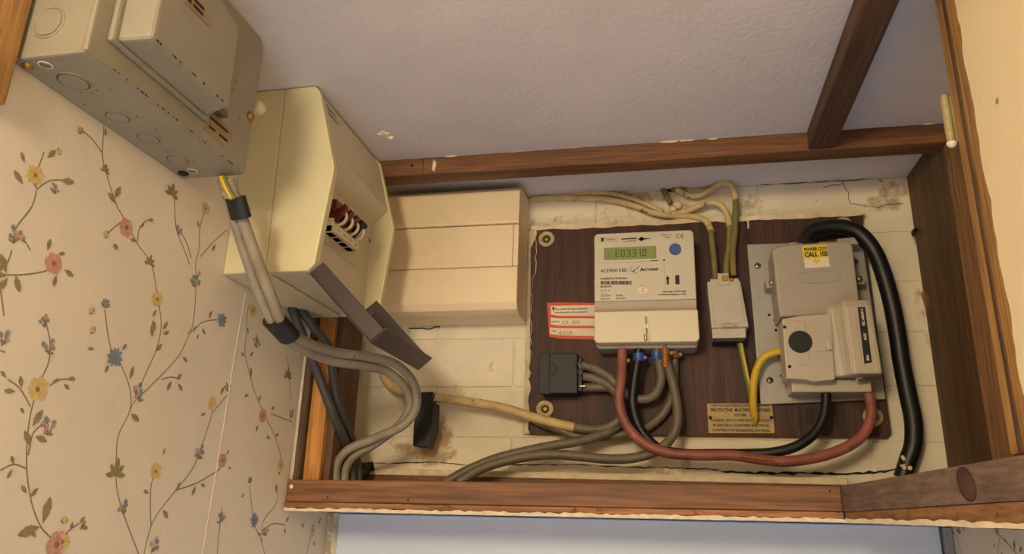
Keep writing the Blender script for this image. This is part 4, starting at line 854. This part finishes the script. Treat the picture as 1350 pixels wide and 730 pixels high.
# slightly turned lettering that follows the sticker
tu = (Vector(fu(1092, 340))-Vector(fu(1059, 341.8))).normalized(); tv = Vector((-tu.z, 0, tu.x))
def TU(s_, px, py, size, sx=1.0, bold=.05):
    o_ = Vector(fu(px, py, 3)); b.text(s_, size, lambda u, v: tuple(o_+tu*u+tv*v), 'ink', 'LEFT', sx, bold)
TU('POWER CUT?', 1060.3, 331.0, .0058, .76); TU('CALL 105', 1061.2, 338.6, .0082, .80)
b.quad([fu(*p, 3) for p in ((1072, 341), (1082, 340), (1079, 343.5), (1083, 343.2), (1073, 350), (1076.5, 345.5), (1072, 345.5))], 'yellow_label')
obj('sticker', b, up, 'yellow and white power cut sticker')
b = B(); o_ = [fu(*p, 0) for p in ((1052, 365), (1054, 361), (1068, 357.5), (1084, 356.5), (1101, 358), (1107, 361), (1108, 367), (1104, 370), (1090, 372.5), (1070, 373), (1056, 372))]
b.tube([Vector(p) for p in o_+[o_[0]]], .0006, 'cutout_grey', 6, 3)
obj('embossed_badge', b, up, 'embossed oval badge')
# lower left cover
LY = -.080
b = B(); b.prism(poly_at([(1031, 420), (1055, 416), (1096, 413), (1101, 500), (1073, 503), (1062, 500), (1037, 499)], LY), fXZ, LY, -.040, 'carrier_grey', .0016, 2); lc = obj('lower_cover', b, t)
b = B(); p = at(1055, 450.5, LY); b.cyl((p.x, LY-.0012, p.z), (p.x, LY+.001, p.z), .0135, 'black', 36); obj('round_plug', b, lc, 'round black plug')
for px, py in ((1034.5, 431), (1041, 483)):
    p = at(px, py, LY); b = B(); b.box(p.x-.0018, p.x+.0018, LY-.0004, LY+.001, p.z-.0018, p.z+.0018, 'dark_gap'); obj('slot', b, lc)
b = B()
for a, c in (((1046, 423), (1060, 422)), ((1060, 422), (1063, 442)), ((1050, 481), (1067, 480)), ((1067, 480), (1067, 462)), ((1075, 464), (1090, 463))):
    p0, p1 = at(*a, LY), at(*c, LY); b.tube([p0, p1], .0003, 'meter_grey', 4, 1)
obj('panel_line', b, lc)
b = B(); p = at(1093, 455, LY); b.box(p.x-.0040, p.x+.0030, LY-.0040, LY+.002, p.z-.0065, p.z+.0065, 'carrier_grey', .0014, 2); obj('catch', b, lc)
# fuse carrier: raised grip on the right with a concave left flank
b = B(); HY = -.094
prof = [(.1900, -.0745), (.1945, -.0790), (.1985, -.0800), (.2030, -.0845), (.2070, -.0920), (.2110, HY), (.2360, HY), (.2395, -.0905), (.2395, -.0400), (.1900, -.0400)]
bm = bmesh.new(); lay = []
for (z, dx, f_) in ((.1600, .0030, 1.0), (.2400, 0.0000, 1.0), (.2480, -.0005, .96)):
    lay.append([bm.verts.new((x+dx+(0.0 if x > .205 else (.004 if f_ < 1 else 0)), y*f_, z)) for x, y in prof])
for a, c in zip(lay, lay[1:]):
    for i in range(len(prof)): bm.faces.new((a[i], a[(i+1) % len(prof)], c[(i+1) % len(prof)], c[i]))
bm.faces.new(lay[0][::-1]); bm.faces.new(lay[-1]); bmesh.ops.recalc_face_normals(bm, faces=bm.faces)
bmesh.ops.bevel(bm, geom=[e for e in bm.edges if e.calc_face_angle(0) > .5], offset=.0012, segments=2, affect='EDGES'); b.bm(bm, 'carrier_grey'); fc_ = obj('fuse_carrier', b, t)
b = B(); q = poly_at([(1130.5, 405), (1140.5, 404.5), (1149.5, 477.5), (1139.5, 479.5)], HY); b.quad([(x, HY-.0003, z) for x, z in q], 'black')
p0 = Vector((q[3][0], HY-.0005, q[3][1])); p1 = Vector((q[0][0], HY-.0005, q[0][1])); du = (p1-p0).normalized(); dv = Vector((-du.z, 0, du.x))
wv = (Vector((q[2][0], HY-.0005, q[2][1]))-p0)
def TV(s_, u0, size): o_ = p0+wv*.68+du*u0; b.text(s_, size, lambda u, v: tuple(o_+du*u+dv*v), 'paper', bold=.03)
TV('80A', .0025, .0040); TV('415V', .0265, .0040); TV('IEC 60269-3', .0440, .0040)
obj('fuse_label', b, fc_, 'black label with white lettering')
b = B()
for a, c, e_ in (((1112, 402), (1127, 440), (1128, 484)),):
    b.tube([at(1127, 410, HY), at(1131.5, 440, HY), at(1136, 472, HY)], .0003, 'meter_grey', 4, 4)
obj('grip_line', b, fc_)
b = B(); b.box(.1470, .2365, -.060, -.0208, .1440, .1590, 'carrier_grey', .0016, 2); obj('base_block', b, t)
b = B(); b.cyl((.2200, -.070, .1560), (.2450, -.070, .1580), .0018, 'steel', 10); b.dome((.2230, -.066, .1580), (0, -.4, -1), .0055, 'terminal_grey', .9); obj('seal_wire', b, t, 'steel seal pin')

# ------------------------------------------------------------------ black junction box on the board
t = thing('junction_box', (-0.137, -0.028, 0.142), 'square black junction box at lower left of the dark board', 'junction box')
b = B(); b.box(-.1622, -.1135, -.045, -.0130, .1450, .1978, 'black', .0014, 2); obj('body', b, t)
b = B(); b.box(-.1640, -.1500, -.0458, -.0440, .1440, .1985, 'black', .0008, 1); b.ring((-.1470, -.0450, .1760), (0, 1, 0), .0065, .0005, 'black', 24, 6); obj('lid_mark', b, t)
b = B(); b.box(-.1137, -.1075, -.040, -.0135, .1480, .1930, 'black', .001, 1); obj('cable_gland', b, t)
b = B(); b.tube([(-.1165, -.046, .1800), (-.1120, -.050, .1830), (-.1090, -.049, .1770), (-.1040, -.047, .1800), (-.0990, -.046, .1770)], .0007, 'steel', 6, 6); b.tube([(-.1140, -.047, .1740), (-.1090, -.052, .1690), (-.1060, -.050, .1760), (-.1120, -.049, .1820)], .0007, 'steel', 6, 6); obj('seal_wire', b, t, 'twisted silvery seal wire')
b = B(); b.box(-.1110, -.1030, -.044, -.036, .1535, .1555, 'steel', .0005, 1); obj('clip', b, t)

# ------------------------------------------------------------------ cables
def cable(name, label, pts, r, m, group=None, extra=None):
    b = B(); b.tube([at(*p) for p in pts], r, m, 12, 8)
    return obj(name, b, label=label, cat='cable', group=group) if not extra else b
YB = -.030
# twin grey cables from the switch box, taped twice, looping down to the left end of the shelf
bundle = [(301,236,-.430),(310,262,-.420),(322,295,-.405),(340,345,-.385),(358,392,-.365),(374,428,-.335),(400,449,-.290),(440,464,-.235),(485,470,-.190),(522,480,-.155),(545,505,-.130),(549,535,-.112),(532,560,-.112),(495,577,-.110),(460,592,-.108),(444,612,-.107),(443,634,-.107),(446,650,-.107)]
bundle2 = [(293,236,-.425),(302,262,-.418),(312,297,-.402),(328,347,-.380),(345,394,-.360),(366,433,-.332),(394,457,-.286),(436,475,-.232),(480,482,-.186),(512,490,-.150),(535,512,-.126),(540,537,-.108),(524,562,-.104),(494,585,-.100),(468,600,-.098),(456,617,-.096),(454,636,-.096),(457,650,-.096)]
t = thing('taped_cable_bundle', tuple(at(301, 236, -.43)), 'pair of grey cables taped together looping from the switch box', 'cable')
b = B(); b.tube([at(*p) for p in bundle], .0056, 'cable_grey_light', 14, 8); obj('cable', b, t)
b = B(); b.tube([at(*p) for p in bundle2], .0056, 'cable_grey_light', 14, 8); obj('cable', b, t)
b = B(); b.tube([at(292, 233, -.436), at(297, 245, -.434), at(306, 262, -.430)], .0026, 'cable_yellow', 10, 6); obj('earth_wire', b, t, 'short yellow and green earth wire')
b = B(); b.tube([at(295, 233, -.437), at(300, 245, -.436), at(309, 262, -.432)], .0014, 'cable_green', 8, 6); obj('earth_stripe', b, t)
b = B()
def band(p0, p1, wx, wy):   # tape wrapped round both cables: oval sleeve
    p0, p1 = Vector(p0), Vector(p1); d = (p1-p0).normalized(); s_ = (at(312, 297, -.402)-at(322, 295, -.405)); s_ = (s_-d*s_.dot(d)).normalized(); n_ = d.cross(s_); vs = []; K = 20
    for k, p in enumerate((p0, p0.lerp(p1, .5), p1)):
        for i in range(K):
            a = 2*math.pi*i/K; vs.append(p+s_*wx*math.cos(a)+n_*wy*math.sin(a))
    b.add(vs, [(j*K+i, j*K+(i+1) % K, (j+1)*K+(i+1) % K, (j+1)*K+i) for j in range(2) for i in range(K)], 'tape', True); b.add(vs, [list(range(K))[::-1], list(range(2*K, 3*K))], 'tape')
band(at(310, 260, -.4215), at(318, 287, -.4095), .0115, .0075); obj('tape', b, t, 'black insulating tape')
b = B(); band(at(361, 421, -.344), at(381, 443, -.316), .0130, .0100); obj('tape', b, t, 'black insulating tape')
# dark flat cables behind
cable('dark_cable', 'dark grey cable dropping straight past the corner post, left one', [(384,400,-.20),(392,425,-.19),(405,458,-.17),(420,495,-.152),(438,543,-.138),(455,583,-.095),(462,606,-.082),(465,640,-.078)], .0058, 'cable_dark', 'dark cables by the corner post')
cable('dark_cable', 'dark grey cable dropping past the corner post, right one', [(394,404,-.19),(414,432,-.175),(434,458,-.150),(439,495,-.142),(448,540,-.120),(464,580,-.078),(471,612,-.066),(473,640,-.064)], .0054, 'cable_dark', 'dark cables by the corner post')
b = B(); b.dome(at(476, 622, -.05)+Vector((0, 0, 0)), (0, -1, .3), .013, 'black', .8); b.cyl(at(462, 620, -.045), at(492, 614, -.03), .0085, 'black', 14, .006); obj('putty_lump', b, label='black lump of sealing putty at the left end behind the rail', cat='putty')
# cream cable across the wall
b = B(); b.tube([at(*p) for p in [(505,488,-.020),(508,500,-.022),(520,513,-.026),(545,521,-.030),(575,524,-.032),(620,530,-.034),(665,538,-.034),(700,549,-.034),(730,557,-.034),(757,563,-.034)]], .0062, 'cable_cream', 12, 8)
b.tube([at(*p) for p in [(757,563,-.034),(785,566,-.036),(808,560,-.038),(820,545,-.036),(819,527,-.032),(806,512,-.030),(786,510,-.030),(768,511,-.030)]], .0060, 'cable_grey', 12, 8)
obj('paint_splashed_cable', b, label='cream cable crossing the wall from clip to black junction box', cat='cable')
t = thing('cable_clip', tuple(at(557, 590, -.04)), 'black plastic clip hanging on the cream cable', 'clip')
b = B(); b.prism(poly_at([(550, 531), (572, 530), (571, 565), (563, 590), (544, 588), (545, 560)], -.048), fXZ, -.048, -.020, 'black', .0016, 2); obj('body', b, t)
b = B(); b.prism(poly_at([(549, 517), (570, 516), (571, 521), (567, 528), (567, 532), (551, 532), (552, 527)], -.046), fXZ, -.046, -.018, 'black', .0012, 2); obj('strap', b, t)
# cables on the board
cable('grey_cable', 'grey cable from junction box swinging up to the blue meter terminal', [(768,481,-.034),(785,486,-.036),(802,496,-.038),(818,511,-.038),(832,523,-.036),(850,526,-.036),(864,519,-.038),(871,503,-.040),(871,487,-.042),(867,470,-.044),(866,460,-.044)], .0060, 'cable_grey', 'grey cables below the meter')
cable('grey_cable', 'grey cable from junction box sweeping down left behind the rail', [(768,496,-.032),(785,499,-.034),(803,508,-.034),(815,523,-.033),(820,543,-.032),(815,560,-.034),(795,572,-.040),(765,581,-.046),(730,587,-.052),(695,594,-.058),(655,604,-.064),(620,618,-.070),(590,634,-.076),(575,642,-.08)], .0060, 'cable_grey', 'grey cables below the meter')
cable('grey_cable', 'outermost grey cable from meter looping round right to the rail', [(877,468,-.042),(880,481,-.044),(887,504,-.046),(892,530,-.046),(893,556,-.046),(885,577,-.048),(866,594,-.052),(838,603,-.054),(805,605,-.056),(770,602,-.058),(735,599,-.060),(700,601,-.064),(660,609,-.070),(630,620,-.076),(604,636,-.082)], .0060, 'cable_grey', 'grey cables below the meter')
cable('grey_cable', 'grey cable behind the red cable curving left across the board edge', [(888,462,-.026),(889,480,-.026),(888,510,-.026),(880,537,-.024),(862,557,-.024),(838,569,-.026),(800,575,-.028),(765,576,-.028),(740,567,-.028),(715,558,-.026),(700,551,-.024)], .0054, 'cable_grey', 'grey cables below the meter')
t = thing('red_cable', tuple(at(820, 464, -.048)), 'dull red cable looping from meter to cut-out', 'cable')
b = B(); b.tube([at(*p) for p in [(820,460,-.050),(820,480,-.052),(819,500,-.056),(816,520,-.058),(818,540,-.060),(826,560,-.062),(840,577,-.062),(860,590,-.062),(888,598,-.062),(925,600,-.062),(965,600,-.062),(1000,605,-.062),(1030,608,-.062),(1065,605,-.060),(1100,596,-.058),(1128,582,-.056),(1144,563,-.054),(1149,542,-.052),(1146,522,-.050),(1140,508,-.048)]], .0062, 'cable_red', 14, 8); obj('sheath', b, t)
b = B(); b.tube([at(975,601,-.0665),at(1000,604,-.0668),at(1020,606,-.0665)], .0024, 'copper', 8, 5); obj('scuffed_patch', b, t, 'scuffed brown patch')
cable('black_cable', 'black cable looping from meter behind red cable to cut-out', [(842,460,-.046),(840,480,-.046),(836,505,-.046),(834,530,-.046),(840,556,-.046),(852,576,-.046),(872,592,-.048),(905,598,-.050),(945,598,-.052),(985,598,-.054),(1020,596,-.056),(1050,588,-.056),(1073,572,-.054),(1085,552,-.052),(1089,530,-.050),(1088,508,-.048)], .0060, 'black_cable')
# terminals under the meter
for px, py, m, r in ((820, 474, 'copper', .0068), (842, 470, 'blue_plastic', .0070), (866, 468, 'blue_plastic', .0068), (877, 464, 'copper', .0066), (889, 466, 'copper', .0066)):
    p = at(px, py, -.046 if px < 880 else -.032); b = B()
    b.cyl((p.x, p.y, p.z-.006), (p.x, p.y, p.z+.004), r, m, 16)
    b.ring((p.x, p.y, p.z-.004), (0, 0, 1), r, .0010, m, 16, 6); b.box(p.x+r*.5, p.x+r*1.5, p.y-.003, p.y+.003, p.z-.004, p.z+.001, m, .0006, 1)
    if px == 877: b.cyl((p.x, p.y, p.z-.020), (p.x, p.y, p.z+.010), .0056, m, 14); b.ring((p.x, p.y, p.z-.016), (0, 0, 1), .0060, .0010, m, 16, 6)
    lab = {820: 'copper coloured ring on the red cable under the meter', 842: 'blue ring on the black cable under the meter', 866: 'blue ring on the grey cable under the meter', 877: 'long ribbed copper coloured ring on the outer grey cable', 889: 'rightmost copper coloured ring under the meter'}[px]
    obj('terminal_ring', b, label=lab, cat='ring', group='phase rings under the meter')
# thick black supply cable on the right
cable('supply_cable', 'thick black supply cable curving down right of the cut-out', [(1062,318,-.035),(1072,304,-.034),(1095,299,-.034),(1120,301,-.034),(1138,312,-.034),(1154,334,-.034),(1166,365,-.034),(1176,402,-.032),(1183,440,-.030),(1189,480,-.028),(1197,520,-.026),(1204,555,-.024),(1204,585,-.022),(1197,608,-.020),(1190,630,-.018)], .0102, 'black_cable')
b = B(); random.seed(71)
for k in range(7):
    p = at(1194+rnd(-6, 6), 612+rnd(-10, 8), -.0315); b.dome(p, (0, -1, 0), rnd(.0014, .0028), 'plaster_edge', .5, 8)
obj('paint_splash', b, label='flecks of cream plaster on the foot of the supply cable', cat='plaster')
# earth cables
t = thing('yellow_earth_cable', tuple(at(995, 556, -.03)), 'short yellow earth cable bending down left of the cut-out', 'cable')
b = B(); b.tube([at(*p) for p in [(1036,463,-.045),(1022,464,-.045),(1008,470,-.044),(999,483,-.042),(994,503,-.038),(993,530,-.032),(995,548,-.024)]], .0048, 'cable_yellow', 12, 8); b.cyl(at(995,548,-.024), at(996,560,-.019), .0048, 'cable_yellow', 12, .0008); obj('sheath', b, t)
t = thing('green_yellow_cable', tuple(at(992, 545, -.03)), 'green and yellow earth wire below the terminal block', 'cable')
gp = [(974,438,-.028),(976,455,-.028),(981,480,-.028),(987,508,-.026),(992,530,-.022),(995,548,-.018)]
b = B(); b.tube([at(*p) for p in gp], .0042, 'cable_green', 12, 8); obj('sheath', b, t)
b = B(); b.tube([at(px+1.6, py, Y-.0030) for px, py, Y in gp], .0018, 'cable_yellow', 8, 8); obj('stripe', b, t, 'yellow stripe')
# painted earth cables along the top
def painted(label, pts, r, extra=None, lower=None):
    b = B(); b.tube([at(*p) for p in pts], r, 'cable_painted', 10, 8)
    if lower: b.tube([at(*p) for p in lower], r*.98, 'cable_olive', 10, 6)
    obj('painted_cable', b, label=label, cat='cable', group='paint covered earth cables above the meter')
painted('lowest paint covered earth cable running from the cream box to terminal block', [(700,263,-.004),(725,261,-.007),(760,261,-.008),(800,263,-.008),(835,271,-.008),(862,281,-.009),(890,285,-.010),(915,286,-.014),(931,292,-.018),(938,306,-.022)], .0045, lower=[(937,304,-.022),(940,330,-.026),(942,350,-.028),(943,368,-.028)])
painted('middle arched paint covered earth cable entering the terminal block', [(886,282,-.012),(902,279,-.014),(920,272,-.016),(937,267,-.018),(951,271,-.020),(959,284,-.022),(962,300,-.024)], .0044, lower=[(962,298,-.024),(961,325,-.027),(958,345,-.028),(957,366,-.028)])
painted('highest arched paint covered earth cable entering the terminal block', [(893,250,-.006),(903,256,-.010),(918,258,-.012),(934,252,-.014),(948,243,-.016),(960,242,-.018),(967,250,-.020),(970,265,-.022)], .0044, lower=[(970,263,-.022),(969,300,-.025),(966,335,-.028),(967,364,-.028)])
painted('thin paint covered cable lying above the lowest earth cable', [(722,259,-.005),(760,256,-.006),(800,255,-.006),(830,261,-.007),(852,269,-.008),(874,279,-.008)], .0034)
b = B(); b.tube([at(874,250,-.004),at(878,258,-.008),at(884,268,-.009)], .0038, 'cable_olive', 8, 5); b.dome(at(893,270,-.003), (0, -1, 0), .007, 'plaster_edge', .5); b.dome(at(887,276,-.006), (0, -1, 0), .006, 'plaster_edge', .7)
obj('wire_stub', b, label='short cut wire stub plastered into the wall above the meter', cat='wire')
b = B(); b.tube([at(886,249,-.003),at(897,250,-.006),at(904,254,-.008)], .0046, 'cable_olive', 8, 5); b.dome(at(884,249,-.002), (0, -1, 0), .005, 'dark_gap', .3); obj('cable_entry', b, label='frayed dark cable end emerging near the ceiling', cat='wire')
for o in bpy.data.objects:
    if '_o' in o.keys(): del o['_o']
